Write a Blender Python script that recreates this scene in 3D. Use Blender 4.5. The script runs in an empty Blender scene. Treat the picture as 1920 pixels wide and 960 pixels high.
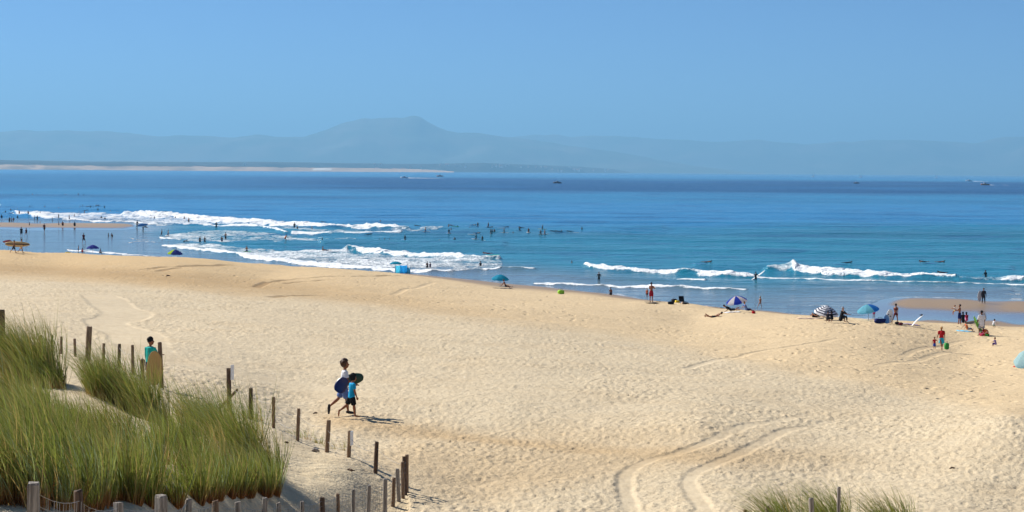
import bpy, bmesh, math, random
import numpy as np
from mathutils import Vector, Matrix

random.seed(7)
RNG = np.random.default_rng(11)
scene = bpy.context.scene
COL = scene.collection
FPX = 3500.0                      # focal length in photo pixels (1920 wide)
CAM_H = 13.0                      # eye level above the sea

# ------------------------------------------------------------------ camera
cam_data = bpy.data.cameras.new('camera')
cam = bpy.data.objects.new('camera', cam_data)
COL.objects.link(cam)
cam_data.sensor_width = 36.0
cam_data.lens = 36.0 * FPX / 1920.0
cam_data.clip_start = 0.5
cam_data.clip_end = 200000.0
PITCH = math.atan(159.0 / FPX)
ROLL = 0.0078
fwd = Vector((0, math.cos(PITCH), -math.sin(PITCH)))
right0 = Vector((1, 0, 0))
up0 = right0.cross(fwd)
right = right0 * math.cos(ROLL) + up0 * math.sin(ROLL)
up = up0 * math.cos(ROLL) - right0 * math.sin(ROLL)
cam.matrix_world = Matrix(((right.x, up.x, -fwd.x, 0), (right.y, up.y, -fwd.y, 0),
                           (right.z, up.z, -fwd.z, CAM_H), (0, 0, 0, 1)))
scene.camera = cam

# ------------------------------------------------------------------ sky and sun
SUN_EL, SUN_AZ = math.radians(38), math.radians(-54)      # azimuth from +Y, negative = left
world = bpy.data.worlds.new('World')
scene.world = world
world.use_nodes = True
wn = world.node_tree.nodes
bg = wn['Background']
sky = wn.new('ShaderNodeTexSky')
sky.sky_type = 'NISHITA'
sky.sun_disc = False
sky.sun_elevation = SUN_EL
sky.sun_rotation = SUN_AZ
sky.air_density = 0.5
sky.dust_density = 0.0
sky.ozone_density = 10.0
sky.altitude = 0
bg.inputs['Strength'].default_value = 0.07
world.node_tree.links.new(sky.outputs['Color'], bg.inputs['Color'])

sun_data = bpy.data.lights.new('sun', 'SUN')
sun_data.energy = 4.9
sun_data.angle = math.radians(0.53)
sun_data.color = (1.0, 0.95, 0.87)
sun = bpy.data.objects.new('sun', sun_data)
COL.objects.link(sun)
sun_dir = Vector((math.sin(SUN_AZ) * math.cos(SUN_EL), math.cos(SUN_AZ) * math.cos(SUN_EL), math.sin(SUN_EL)))
sun.rotation_euler = sun_dir.to_track_quat('Z', 'Y').to_euler()
sun.location = (-60, 40, 60)

scene.view_settings.view_transform = 'Standard'
scene.view_settings.look = 'None'
scene.view_settings.exposure = 0.62
scene.view_settings.gamma = 1.0
scene.view_settings.use_curve_mapping = False
scene.render.engine = 'CYCLES'
scene.cycles.use_denoising = True
scene.cycles.max_bounces = 6
scene.cycles.volume_bounces = 0
scene.cycles.transparent_max_bounces = 8
scene.cycles.caustics_reflective = False
scene.cycles.caustics_refractive = False

# ------------------------------------------------------------------ helpers
CAMP = np.array([0, 0, CAM_H])
R_, U_, F_ = np.array(right), np.array(up), np.array(fwd)

def ray(u, v):
    d = R_ * (u - 960) / FPX - U_ * (v - 480) / FPX + F_
    return d / d[1]                                   # per metre of distance along Y

def at_d(u, v, d):
    return CAMP + ray(u, v) * d

def project(x, y, z):
    px, py, pz = x, y, z - CAM_H
    c = px * F_[0] + py * F_[1] + pz * F_[2]
    return (960 + FPX * (px * R_[0] + py * R_[1] + pz * R_[2]) / c,
            480 - FPX * (px * U_[0] + py * U_[1] + pz * U_[2]) / c)

def hash2(ix, iy, k=0):
    h = (ix.astype(np.int64) * 374761393 + iy.astype(np.int64) * 668265263 + k * 1442695041) & 0xffffffff
    h = ((h ^ (h >> 13)) * 1274126177) & 0xffffffff
    h = ((h ^ (h >> 16)) * 2246822519) & 0xffffffff
    return ((h ^ (h >> 15)) & 0xffffff) / float(0xffffff)

def vnoise(x, y, k=0):
    ix, iy = np.floor(x), np.floor(y)
    fx, fy = x - ix, y - iy
    fx, fy = fx * fx * fx * (fx * (fx * 6 - 15) + 10), fy * fy * fy * (fy * (fy * 6 - 15) + 10)
    a, b = hash2(ix, iy, k), hash2(ix + 1, iy, k)
    c, d = hash2(ix, iy + 1, k), hash2(ix + 1, iy + 1, k)
    return (a + (b - a) * fx) * (1 - fy) + (c + (d - c) * fx) * fy - 0.5

def fbm(x, y, octv=4, k=0):
    s, a = 0, 1.0
    for i in range(octv):
        s = s + a * vnoise(x * 2 ** i + 17.3 * i, y * 2 ** i - 9.1 * i, k + i)
        a *= 0.5
    return s

def sstep(a, b, x):
    t = np.clip((x - a) / (b - a), 0, 1)
    return t * t * (3 - 2 * t)

def dimples(x, y, cell, prob, k=0, lo=0.22, hi=0.42):
    """footprints: one round hollow with a pushed-up rim in some of the cells"""
    ix, iy = np.floor(x / cell), np.floor(y / cell)
    out = np.zeros_like(x)
    for dx in (-1, 0, 1):
        for dy in (-1, 0, 1):
            cx, cy = ix + dx, iy + dy
            p = hash2(cx, cy, k + 3)
            ox, oy = hash2(cx, cy, k), hash2(cx, cy, k + 1)
            r = (lo + (hi - lo) * hash2(cx, cy, k + 2)) * cell
            a = hash2(cx, cy, k + 4) * 6.283
            qx, qy = x - (cx + ox) * cell, y - (cy + oy) * cell
            e1 = (qx * np.cos(a) + qy * np.sin(a)) / (r * 1.45)
            e2 = (-qx * np.sin(a) + qy * np.cos(a)) / (r * 0.8)
            t = np.sqrt(e1 * e1 + e2 * e2)
            h = -(1 - sstep(0.0, 1.0, t)) + 0.45 * np.exp(-((t - 1.15) / 0.3) ** 2)
            out += np.where(p < prob, h, 0)
    return out

def grid_mesh(name, X, Y, Z):
    n, m = X.shape
    me = bpy.data.meshes.new(name)
    co = np.stack([X, Y, Z], -1).reshape(-1, 3).astype(np.float32)
    idx = np.arange(n * m).reshape(n, m)
    q = np.stack([idx[:-1, :-1], idx[:-1, 1:], idx[1:, 1:], idx[1:, :-1]], -1).reshape(-1, 4).astype(np.int32)
    me.vertices.add(len(co)); me.vertices.foreach_set('co', co.ravel())
    me.loops.add(q.size); me.loops.foreach_set('vertex_index', q.ravel())
    me.polygons.add(len(q))
    me.polygons.foreach_set('loop_start', np.arange(0, q.size, 4, dtype=np.int32))
    me.update(calc_edges=True)
    me.polygons.foreach_set('use_smooth', np.ones(len(q), dtype=bool))
    return me

def fattr(me, name, arr):
    a = me.attributes.new(name, 'FLOAT', 'POINT')
    a.data.foreach_set('value', np.ascontiguousarray(arr, dtype=np.float32).ravel())

def cattr(me, name, arr):
    a = me.attributes.new(name, 'FLOAT_COLOR', 'POINT')
    arr = np.asarray(arr, dtype=np.float32).reshape(-1, 3)
    a.data.foreach_set('color', np.concatenate([arr, np.ones((len(arr), 1), np.float32)], 1).ravel())

def link(name, me, mats=None, parent=None, loc=None):
    o = bpy.data.objects.new(name, me)
    COL.objects.link(o)
    if mats is not None:
        for m in (mats if isinstance(mats, (list, tuple)) else [mats]):
            me.materials.append(m)
    if parent: o.parent = parent
    if loc is not None: o.location = loc
    return o

def tag(o, label=None, cat=None, group=None, kind=None):
    if label: o['label'] = label
    if cat: o['category'] = cat
    if group: o['group'] = group
    if kind: o['kind'] = kind
    return o

def empty(name, loc=(0, 0, 0), rz=0.0):
    o = bpy.data.objects.new(name, None)
    COL.objects.link(o)
    o.empty_display_size = 0.2
    o.location = loc
    o.rotation_euler = (0, 0, rz)
    return o

def lin(c):
    return tuple(((x / 255) / 12.92 if x / 255 <= 0.04045 else ((x / 255 + 0.055) / 1.055) ** 2.4) for x in c)

class NT:
    """small node-tree helper"""
    def __init__(s, name):
        s.m = bpy.data.materials.new(name); s.m.use_nodes = True
        s.t = s.m.node_tree; s.n = s.t.nodes
        s.b = s.n['Principled BSDF']; s.out = s.n['Material Output']
    def add(s, typ, **kw):
        nd = s.n.new(typ)
        for k, v in kw.items():
            if k in nd.inputs.keys(): s.set(nd.inputs[k], v)
            else: setattr(nd, k, v)
        return nd
    def set(s, sock, v):
        if isinstance(v, bpy.types.NodeSocket): s.t.links.new(v, sock)
        else:
            try: sock.default_value = v
            except Exception: sock.default_value = tuple(v) + (1.0,)
    def attr(s, name, col=False):
        a = s.add('ShaderNodeAttribute'); a.attribute_name = name
        return a.outputs['Color' if col else 'Fac']
    def noise(s, vec, scale, detail=3, rough=0.55):
        nd = s.add('ShaderNodeTexNoise')
        nd.inputs['Scale'].default_value = scale; nd.inputs['Detail'].default_value = detail
        nd.inputs['Roughness'].default_value = rough
        if vec is not None: s.t.links.new(vec, nd.inputs['Vector'])
        return nd.outputs['Fac']
    def math(s, op, a, b=0.0, clamp=False):
        nd = s.add('ShaderNodeMath'); nd.operation = op; nd.use_clamp = clamp
        s.set(nd.inputs[0], a); s.set(nd.inputs[1], b)
        return nd.outputs[0]
    def ramp(s, x, a, b, o0=0.0, o1=1.0):
        nd = s.add('ShaderNodeMapRange'); nd.interpolation_type = 'SMOOTHSTEP'
        s.set(nd.inputs['Value'], x); s.set(nd.inputs['From Min'], a); s.set(nd.inputs['From Max'], b)
        s.set(nd.inputs['To Min'], o0); s.set(nd.inputs['To Max'], o1)
        return nd.outputs[0]
    def mix(s, f, a, b):
        nd = s.add('ShaderNodeMix'); nd.data_type = 'RGBA'
        s.set(nd.inputs[0], f); s.set(nd.inputs[6], a); s.set(nd.inputs[7], b)
        return nd.outputs[2]
    def fmix(s, f, a, b):
        nd = s.add('ShaderNodeMix')
        s.set(nd.inputs[0], f); s.set(nd.inputs[2], a); s.set(nd.inputs[3], b)
        return nd.outputs[0]
    def pos(s, sc=(1, 1, 1)):
        g = s.add('ShaderNodeNewGeometry')
        mp = s.add('ShaderNodeMapping'); mp.inputs['Scale'].default_value = sc
        s.t.links.new(g.outputs['Position'], mp.inputs['Vector'])
        return mp.outputs['Vector']
    def bump(s, h, strength, dist, normal=None):
        nd = s.add('ShaderNodeBump'); nd.inputs['Strength'].default_value = strength
        nd.inputs['Distance'].default_value = dist
        s.t.links.new(h, nd.inputs['Height'])
        if normal is not None: s.t.links.new(normal, nd.inputs['Normal'])
        return nd.outputs['Normal']

MATS = {}
def mat(name, rgb, rough=0.75, spec=0.3, var=0.12, scale=14.0, bump=0.0, transl=0.0):
    """plain procedural material with mottled tone"""
    if name in MATS: return MATS[name]
    t = NT(name)
    tc = t.add('ShaderNodeTexCoord')
    n = t.noise(tc.outputs['Object'], scale, 4)
    lo = tuple(c * (1 - var) for c in rgb); hi = tuple(min(1, c * (1 + var)) for c in rgb)
    c = t.mix(t.ramp(n, 0.3, 0.7), lo + (1,), hi + (1,))
    t.t.links.new(c, t.b.inputs['Base Color'])
    t.b.inputs['Roughness'].default_value = rough
    t.b.inputs['Specular IOR Level'].default_value = spec
    if bump: t.t.links.new(t.bump(n, 0.6, bump), t.b.inputs['Normal'])
    if transl:
        tr = t.add('ShaderNodeBsdfTranslucent'); t.t.links.new(c, tr.inputs['Color'])
        mx = t.add('ShaderNodeMixShader'); mx.inputs[0].default_value = transl
        t.t.links.new(t.b.outputs[0], mx.inputs[1]); t.t.links.new(tr.outputs[0], mx.inputs[2])
        t.t.links.new(mx.outputs[0], t.out.inputs['Surface'])
    MATS[name] = t.m
    return t.m

# ------------------------------------------------------------------ terrain shape
# control points: photo column, photo row, distance in metres -> ground height there
CP = [  # dune in the left foreground
 (-300, 1000, 15), (0, 965, 20.5), (100, 965, 21.5), (200, 962, 23.8), (275, 955, 25), (370, 945, 29), (440, 936, 32), (520, 926, 35.5),
 (-300, 940, 22), (0, 880, 25), (150, 870, 27), (300, 860, 31), (420, 860, 35), (0, 790, 32), (150, 780, 35), (300, 790, 39),
 (0, 700, 42), (100, 690, 44), (180, 690, 46), (260, 740, 46), (340, 770, 44), (430, 815, 43), (-300, 690, 42), (-300, 640, 55),
 (560, 898, 39), (650, 890, 41.3), (600, 975, 35.6),
 # foot of the front fence
 (-200, 1060, 12.5), (60, 1075, 16), (151, 1075, 18.5), (222, 1070, 21), (353, 1040, 25.5), (447, 1030, 29), (525, 1024, 32), (606, 1007, 35), (663, 985, 37.5), (722, 964, 40), (765, 925, 42.2),
 # foot of the back fence
 (0, 650, 66), (98, 655, 65), (160, 672, 61), (222, 690, 58.5), (285, 720, 55), (370, 748, 52.5), (430, 772, 50), (513, 806, 47.8), (613, 851, 45.6), (704, 890, 43.3),
 (-300, 640, 70),
 # near beach and the low dune at the lower right
 (900, 960, 41), (1200, 960, 41.3), (1550, 960, 41.5), (1920, 960, 42), (2500, 965, 42),
 (1475, 1075, 30), (1575, 1075, 30), (1690, 1078, 30.5), (1100, 1100, 30), (2200, 1090, 30), (800, 1090, 31),
 (400, 1350, 12), (900, 1350, 13), (1500, 1350, 14), (2200, 1350, 14), (-200, 1250, 9), (500, 1500, 7), (1500, 1500, 7), (2500, 1500, 7), (-800, 1400, 7),
 # middle beach
 (560, 790, 57), (665, 779, 57.7), (960, 786, 57.5), (1300, 789, 57), (1900, 790, 57), (2500, 790, 57), (1300, 850, 50), (700, 850, 49), (1900, 860, 49),
 (350, 690, 67), (150, 634, 80), (500, 660, 80), (960, 681, 79), (1400, 708, 80), (1800, 739, 80), (2500, 745, 80),
 (-500, 580, 100), (100, 584, 99), (500, 604, 99), (960, 632, 100), (1400, 668, 100), (1800, 704, 100), (2500, 712, 100),
 (-500, 535, 131), (100, 537, 131), (500, 559, 131), (960, 588, 131), (1400, 620, 130), (1800, 645, 131), (2500, 672, 131),
 (-500, 509, 161), (100, 512, 161), (500, 533, 161), (960, 563, 160), (1300, 590, 157),
 (100, 492, 190), (500, 515, 188), (-500, 490, 190), (960, 544, 192),
]
# the crest of the beach: column, row, distance; beyond it the sand falls to the sea
CREST = [(-600, 466, 226), (0, 470, 225), (130, 476, 225), (190, 479, 225), (250, 482, 225), (320, 486, 225), (400, 490, 225), (500, 496, 224), (600, 502, 223), (680, 508, 221.5), (755, 514, 219), (820, 521.5, 214.5),
         (880, 529, 209), (938, 536, 204), (1000, 542, 198), (1100, 552, 187), (1221, 566, 173), (1300, 574, 167), (1381, 582, 161),
         (1500, 590, 155), (1600, 597, 151), (1700, 602, 149), (1800, 608, 148), (1920, 617, 146), (2500, 640, 140)]
pts = []
for (u, v, d) in CP + CREST:
    p = at_d(u, v, d); pts.append((p[0], p[1], p[2]))
def rel(u, v, d, dd, z):
    p = at_d(u, v, d); s = (d + dd) / d
    pts.append((p[0] * s, p[1] * s, z))
DDS = [10, 18, 30, 45, 70, 115, 165, 182, 200, 222, 260, 450]
def prof(kind, zc, u):
    if kind == 'lagoon': return np.interp(DDS, [0, 16, 34, 55, 165, 176, 186, 200, 222, 260, 450], [zc, zc * .52, .2, -.07, -.07, .12, .34, .34, -.15, -1.2, -4])
    if kind == 'open': return np.interp(DDS, [0, 10, 18, 40, 90, 300, 450], [zc, zc * .42, -.05, -.5, -1.6, -4, -4])
    k = min(1, max(0, (u - 1560) / 150))
    return np.interp(DDS, [0, 9, 16, 24, 29, 36, 44, 52, 100, 300, 450], [zc, .45, .03, .02, -.2 + .42 * k, -.25 + .58 * k, -.3 + .5 * k, -.4 + .25 * k, -1.6, -4, -4])
for (u, v, d) in CREST:
    zc = at_d(u, v, d)[2]
    kl = float(np.interp(u, [240, 480], [1, 0])); kr = float(np.interp(u, [1400, 1600], [0, 1]))
    zz = kl * prof('lagoon', zc, u) + kr * prof('right', zc, u) + (1 - kl - kr) * prof('open', zc, u)
    for dd, z_ in zip(DDS, zz): rel(u, v, d, dd, float(z_))
P = np.array(pts)
KX, KC = 6.0, 0.08
def feat(x, y): return KX * x / y, np.log(y)
pa, pb = feat(P[:, 0], P[:, 1])
A = np.sqrt((pa[:, None] - pa) ** 2 + (pb[:, None] - pb) ** 2 + KC ** 2)
n_ = len(P)
Q = np.stack([np.ones(n_), pa, pb], 1)
S = np.block([[A + 1e-3 * np.eye(n_) * -1, Q], [Q.T, np.zeros((3, 3))]])
W = np.linalg.solve(S, np.concatenate([P[:, 2], np.zeros(3)]))
def base_z(x, y):
    x = np.asarray(x, float); y = np.asarray(y, float)
    sh = x.shape; x = x.ravel(); y = np.maximum(y.ravel(), 4.0)
    out = np.empty_like(x)
    for i in range(0, len(x), 40000):
        a, b = feat(x[i:i + 40000], y[i:i + 40000])
        k = np.sqrt((a[:, None] - pa) ** 2 + (b[:, None] - pb) ** 2 + KC ** 2)
        out[i:i + 40000] = k @ W[:n_] + W[n_] + W[n_ + 1] * a + W[n_ + 2] * b
    return out.reshape(sh)

def march(u, v, d0=9.0, d1=900.0, sea=True):
    """where the sight line through a photo pixel first meets the sand or the sea"""
    r = ray(u, v)
    d = np.exp(np.linspace(math.log(d0), math.log(d1), 3000))
    x, y, z = r[0] * d, d, CAM_H + r[2] * d
    g = base_z(x, y)
    if sea: g = np.maximum(g, 0.0)
    hit = np.nonzero(z <= g)[0]
    i = hit[0] if len(hit) else len(d) - 1
    return float(x[i]), float(y[i]), float(g[i])

def ground(x, y):
    return float(base_z(np.array([x]), np.array([y]))[0])

def polyline_world(uvs, n=10):
    p = np.array([march(u, v)[:2] for u, v in uvs])
    out = []
    for i in range(len(p) - 1):                    # Catmull-Rom
        p0, p1, p2, p3 = p[max(i - 1, 0)], p[i], p[i + 1], p[min(i + 2, len(p) - 1)]
        for t in np.linspace(0, 1, n, endpoint=False):
            out.append(0.5 * ((2 * p1) + (-p0 + p2) * t + (2 * p0 - 5 * p1 + 4 * p2 - p3) * t * t + (-p0 + 3 * p1 - 3 * p2 + p3) * t ** 3))
    out.append(p[-1])
    return np.array(out)

def dist_poly(x, y, pl, maxd):
    """distance and signed side to a polyline; inf outside its box"""
    D = np.full(x.shape, 1e3); T = np.zeros(x.shape)
    lo, hi = pl.min(0) - maxd, pl.max(0) + maxd
    sel = np.nonzero((x > lo[0]) & (x < hi[0]) & (y > lo[1]) & (y < hi[1]))
    xs, ys = x[sel], y[sel]
    best = np.full(xs.shape, 1e3); bt = np.zeros(xs.shape)
    L = 0
    for a, b in zip(pl[:-1], pl[1:]):
        ab = b - a; l = np.hypot(*ab)
        if l < 1e-6: continue
        t = np.clip(((xs - a[0]) * ab[0] + (ys - a[1]) * ab[1]) / (l * l), 0, 1)
        q = np.hypot(xs - a[0] - t * ab[0], ys - a[1] - t * ab[1])
        m = q < best
        best = np.where(m, q, best); bt = np.where(m, L + t * l, bt)
        L += l
    D[sel] = best; T[sel] = bt
    return D, T
# ------------------------------------------------------------------ the beach: one sheet with dune, tracks and footprints
def fan(lo_a, hi_a, n_mid, n_side, side_a):
    mid = np.linspace(lo_a, hi_a, n_mid)
    s = (np.linspace(0, 1, n_side + 1)[1:]) ** 1.6
    return np.concatenate([(lo_a - s * (side_a + lo_a))[::-1], mid, hi_a + s * (side_a - hi_a)])
ang = fan(-0.30, 0.30, 690, 40, 1.6)
yy = np.concatenate([np.exp(np.linspace(math.log(4.5), math.log(26), 60, endpoint=False)),
                     np.exp(np.linspace(math.log(26), math.log(250), 640, endpoint=False)),
                     np.exp(np.linspace(math.log(250), math.log(900), 70))])
X = yy[:, None] * ang[None, :]
Y = np.repeat(yy[:, None], len(ang), 1)
# far to the sides the sheet keeps its shape: heights are read at the edge of the mapped area
Z = base_z(np.clip(X / Y, -0.5, 0.5) * Y, Y)
PU, PV = project(X, Y, Z)

TRACKS = [  # tyre tracks: half width, depth
 ([(1184, 975), (1181, 952), (1173, 925), (1173, 898), (1190, 879), (1222, 862), (1271, 852), (1325, 833), (1366, 814), (1430, 795), (1500, 778), (1627, 751), (1671, 742), (1711, 732), (1730, 716), (1722, 703)], 0.19, 0.012),
 ([(1326, 975), (1322, 957), (1303, 930), (1292, 908), (1301, 890), (1339, 871), (1393, 852), (1447, 825), (1487, 808), (1560, 787), (1671, 764), (1752, 741), (1785, 724), (1790, 708)], 0.19, 0.012),
 ([(478, 539), (500, 532), (540, 526), (580, 522), (620, 519), (660, 517.5), (700, 517), (760, 517)], 0.4, 0.07),
 ([(535, 535), (555, 531), (600, 527), (640, 524)], 0.35,0.05),
 ([(735, 551), (760, 543), (790, 536), (811, 530), (806, 527)], 0.25, 0.035),
 ([(265, 506), (310, 501), (370, 498), (450, 496)], 0.4, 0.07),
 ([(288, 511), (320, 505), (350, 502)], 0.35, 0.055),
 ([(500, 559), (540, 557), (590, 555), (622, 553)], 0.5, 0.06),
 ([(1280, 692), (1400, 664), (1500, 648), (1610, 632)], 0.2, 0.02),
 ([(1690, 668), (1730, 655), (1790, 643), (1850, 634)], 0.2, 0.010),
 ([(1640, 690), (1700, 680), (1780, 662), (1860, 646)], 0.2, 0.008),
]
PATH = [([(185, 556), (200, 566), (212, 576), (232, 586), (238, 592), (222, 598), (198, 602), (210, 612), (240, 622), (256, 632), (262, 648), (285, 668), (330, 682), (400, 695), (470, 707), (560, 725), (640, 742)], 1.15)]
smooth = np.zeros_like(X); groove = np.zeros_like(X); dig_shade = np.zeros_like(X)
for uvs, hw, dep in TRACKS:
    pl = polyline_world(uvs)
    D, T = dist_poly(X, Y, pl, 3.0)
    Lt = T.max()
    fade = np.minimum(sstep(0, 2.0, T), 1 - 0.95 * sstep(Lt * 0.12 if uvs[0][1] > 960 else Lt - 5.0, Lt * 0.6 if uvs[0][1] > 960 else Lt, T)) if Lt > 8 else 1.0
    wob = 1 + 0.25 * vnoise(X * 1.7, Y * 1.7, 5)
    prof = -(1 - sstep(hw * 0.65, hw * 1.15, D * wob)) + 0.22 * np.exp(-((D * wob - hw * 1.35) / (hw * 0.35)) ** 2)
    groove += dep * prof * fade
    smooth = np.maximum(smooth, 0.75 * (1 - sstep(hw * 0.7, hw * 1.6, D + 0.25 * hw * vnoise(X * 4, Y * 4, 6))) * fade)
    if dep > 0.045 and uvs[0][0] < 900: dig_shade = np.maximum(dig_shade, (1 - sstep(hw * 0.6, hw * 1.4, D)) * fade)
for uvs, hw in PATH:
    pl = polyline_world(uvs)
    D, T = dist_poly(X, Y, pl, 5.0)
    w = hw * (1 + 0.5 * vnoise(T * 0.15, T * 0, 9))
    k = (1 - sstep(w * 0.85, w * 1.1, D)) * (1 - sstep(30, 55, T) * 0.4)
    smooth = np.maximum(smooth, 0.85 * k)
    groove += -0.012 * k + 0.010 * np.exp(-((D - w * 1.12) / 0.12) ** 2) * (1 - sstep(25, 45, T))

# which sand: golden lower beach, grey-white upper beach, the churned strip, the still dune
edge = np.interp(PU, [-500, 0, 250, 500, 700, 900, 1100, 1300, 1500, 1700, 1920, 2500], [500, 512, 522, 545, 565, 595, 622, 655, 694, 730, 770, 800])
en = 22 * fbm(X * 0.05, Y * 0.03, 4, 21)
gold = 1 - sstep(-14, 20, PV - edge + en)
tanb = np.exp(-((PV - edge + 5 + 0.5 * en) / np.interp(PU, [0, 500, 1000], [10, 14, 20])) ** 2) * sstep(1300, 200, PU)
gold2 = gold * sstep(1000, 150, PU)
strip = np.interp(PU, [560, 640, 760, 900, 1050, 1200, 1400, 1700], [772, 782, 800, 818, 834, 848, 858, 850])
tanb = np.maximum(tanb, np.exp(-((PV - strip + en) / 22) ** 2) * sstep(560, 640, PU) * sstep(1750, 1250, PU) * 0.75)
patch = sstep(0.05, 0.5, fbm(X * 0.11, Y * 0.06, 3, 31))
fence_a = np.interp(PU, [-2000, -300, 0, 98, 285, 430, 513, 613, 704, 765, 766], [640, 645, 652, 656, 720, 772, 806, 851, 890, 926, 3000])
dune = sstep(-3, 12, PV - fence_a) * (PU < 790)
tanb = np.maximum(tanb * (1 - dune), 0.5 * patch * (1 - dune) * sstep(700, 900, PV))
# wet sand: low beach beyond the crest and the bars
wet = sstep(0.95, 0.45, Z + 0.25 * fbm(X * 0.03, Y * 0.06, 3, 44)) * sstep(130, 150, Y)
film = sstep(0.24, 0.12, Z + 0.10 * fbm(X * 0.035, Y * 0.08, 4, 47)) * sstep(130, 150, Y)

foot = (1 - 0.92 * smooth) * (1 - dune) * (1 - wet)
near = sstep(115, 60, Y)
d1 = dimples(X, Y, 0.40, 0.85, 1) * 0.045 + dimples(X + 3.3, Y + 1.7, 0.24, 0.75, 11) * 0.026
d2 = dimples(X, Y, 0.8, 0.30, 23, 0.16, 0.28) * 0.11
amp = 0.65 + 0.7 * sstep(-0.35, 0.45, fbm(X * 0.22, Y * 0.16, 3, 55)); d1 *= 0.8 * amp
d1 -= d1[Y < 120].mean(); d2 -= d2[Y < 120].mean()
cluster = sstep(-0.1, 0.3, fbm(X * 0.12, Y * 0.08, 3, 51))
gold_f = np.where(PU > 1000, 1.0, 0.75)
disp = foot * ((1 - gold) * d1 + gold * gold_f * (d2 * (0.35 + 0.9 * cluster) + 0.25 * d1 * cluster))
disp += (1 - wet) * (1 - dune * 0.4) * 0.05 * fbm(X * 0.9, Y * 0.9, 3, 61) * (1 - smooth)
disp += (1 - wet) * 0.22 * fbm(X * 0.11, Y * 0.11, 3, 71) * sstep(30, 60, Y) * (1 - dune)
disp += dune * (0.10 * fbm(X * 0.35, Y * 0.35, 3, 81) + 0.006 * np.sin(X * 3.0 + Y * 9.0 + 6 * vnoise(X, Y, 4)))
Z = Z + disp + groove * (1 - wet)
Zt = Z
me = grid_mesh('beach', X, Y, Z)
fattr(me, 'gold', gold); fattr(me, 'tanb', np.clip(tanb, 0, 1)); fattr(me, 'wet', wet); fattr(me, 'film', film)
fattr(me, 'smooth', smooth); fattr(me, 'dune', dune); fattr(me, 'dig_shade', dig_shade); fattr(me, 'goldb', gold2)

t = NT('sand')
g_, tb, wt, fl, sm, du, dg = [t.attr(k) for k in ('gold', 'tanb', 'wet', 'film', 'smooth', 'dune', 'dig_shade')]
p = t.pos()
c = t.mix(g_, lin((205, 188, 158)) + (1,), lin((212, 188, 150)) + (1,))
c = t.mix(t.math('MULTIPLY', t.attr('goldb'), 0.7), c, lin((202, 170, 122)) + (1,))
c = t.mix(t.math('MULTIPLY', tb, 0.9), c, lin((178, 148, 106)) + (1,))
c = t.mix(t.math('MULTIPLY', du, 0.6), c, lin((208, 190, 156)) + (1,))
n1 = t.noise(p, 2.2, 5, 0.65)
n2 = t.noise(p, 28, 3, 0.7)
n3 = t.noise(p, 0.25, 3)
c = t.mix(t.ramp(n1, 0.35, 0.75, 0.0, 0.30), c, lin((158, 136, 104)) + (1,))
c = t.mix(t.ramp(n2, 0.5, 0.8, 0.0, 0.35), c, lin((222, 210, 184)) + (1,))
c = t.mix(t.ramp(n3, 0.45, 0.7, 0.0, 0.3), c, lin((190, 168, 134)) + (1,))
c = t.mix(t.math('MULTIPLY', dg, 0.5), c, lin((132, 102, 66)) + (1,))  # track marks: damp dug sand plus the groove's shadow, both put into the colour
c = t.mix(wt, c, lin((152, 128, 98)) + (1,))
c = t.mix(fl, c, lin((128, 112, 96)) + (1,))
t.t.links.new(c, t.b.inputs['Base Color'])
rough = t.fmix(wt, 0.95, 0.5)
rough = t.fmix(fl, rough, 0.05)
t.t.links.new(rough, t.b.inputs['Roughness'])
sp = t.fmix(wt, 0.1, 0.35); sp = t.fmix(fl, sp, 0.5)
t.t.links.new(sp, t.b.inputs['Specular IOR Level'])
h = t.math('ADD', t.math('MULTIPLY', t.noise(p, 3.6, 3, 0.6), 1.0), t.math('MULTIPLY', t.noise(p, 13, 3, 0.6), 0.35))
h = t.math('MULTIPLY', h, t.math('SUBTRACT', 1.0, t.math('MAXIMUM', t.math('MULTIPLY', sm, 0.8), t.math('MAXIMUM', t.math('MULTIPLY', wt, 0.95), fl))))
vo = t.add('ShaderNodeTexVoronoi'); t.t.links.new(t.pos((1.0, 0.75, 1.0)), vo.inputs['Vector']); vo.inputs['Scale'].default_value = 1.25
sc_ = t.add('ShaderNodeSeparateColor'); t.t.links.new(vo.outputs['Color'], sc_.inputs[0])
dent = t.math('MULTIPLY', t.ramp(vo.outputs['Distance'], 0.08, 0.30, 1.0, 0.0), t.ramp(sc_.outputs[0], 0.50, 0.56, 1.0, 0.0))
dent = t.math('MULTIPLY', dent, t.math('MULTIPLY', t.ramp(t.noise(t.pos((1, .6, 1)), 0.12, 3), 0.42, 0.60), t.math('MULTIPLY', g_, t.math('SUBTRACT', 1.0, t.math('MAXIMUM', wt, sm)))))
h = t.math('SUBTRACT', h, t.math('MULTIPLY', dent, 1.6))
t.t.links.new(t.bump(h, 1.0, 0.085), t.b.inputs['Normal'])
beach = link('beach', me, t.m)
tag(beach, kind='structure')

# ------------------------------------------------------------------ the sea: one sheet to the horizon, with swell and breakers
yy = np.concatenate([np.exp(np.linspace(math.log(128), math.log(620), 400, endpoint=False)),
                     np.exp(np.linspace(math.log(620), math.log(46000), 130))])
ang = fan(-0.30, 0.30, 620, 24, 1.6)
X = yy[:, None] * ang[None, :]
Y = np.repeat(yy[:, None], len(ang), 1)
SU, SV = project(X, Y, np.zeros_like(X))
bot = base_z(np.clip(X / Y, -0.5, 0.5) * Y, np.minimum(Y, 640))
foam = np.zeros_like(X); Zs = np.zeros_like(X)
jag = fbm(X * 0.22, Y * 0.10, 4, 91)
jag2 = fbm(X * 0.9, Y * 0.4, 3, 95)
def line(pl):
    a = np.array(pl, float)
    return np.interp(SU, a[:, 0], a[:, 1]), sstep(a[0, 0] - 6, a[0, 0] + 10, SU) * sstep(a[-1, 0] + 6, a[-1, 0] - 10, SU)
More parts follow.
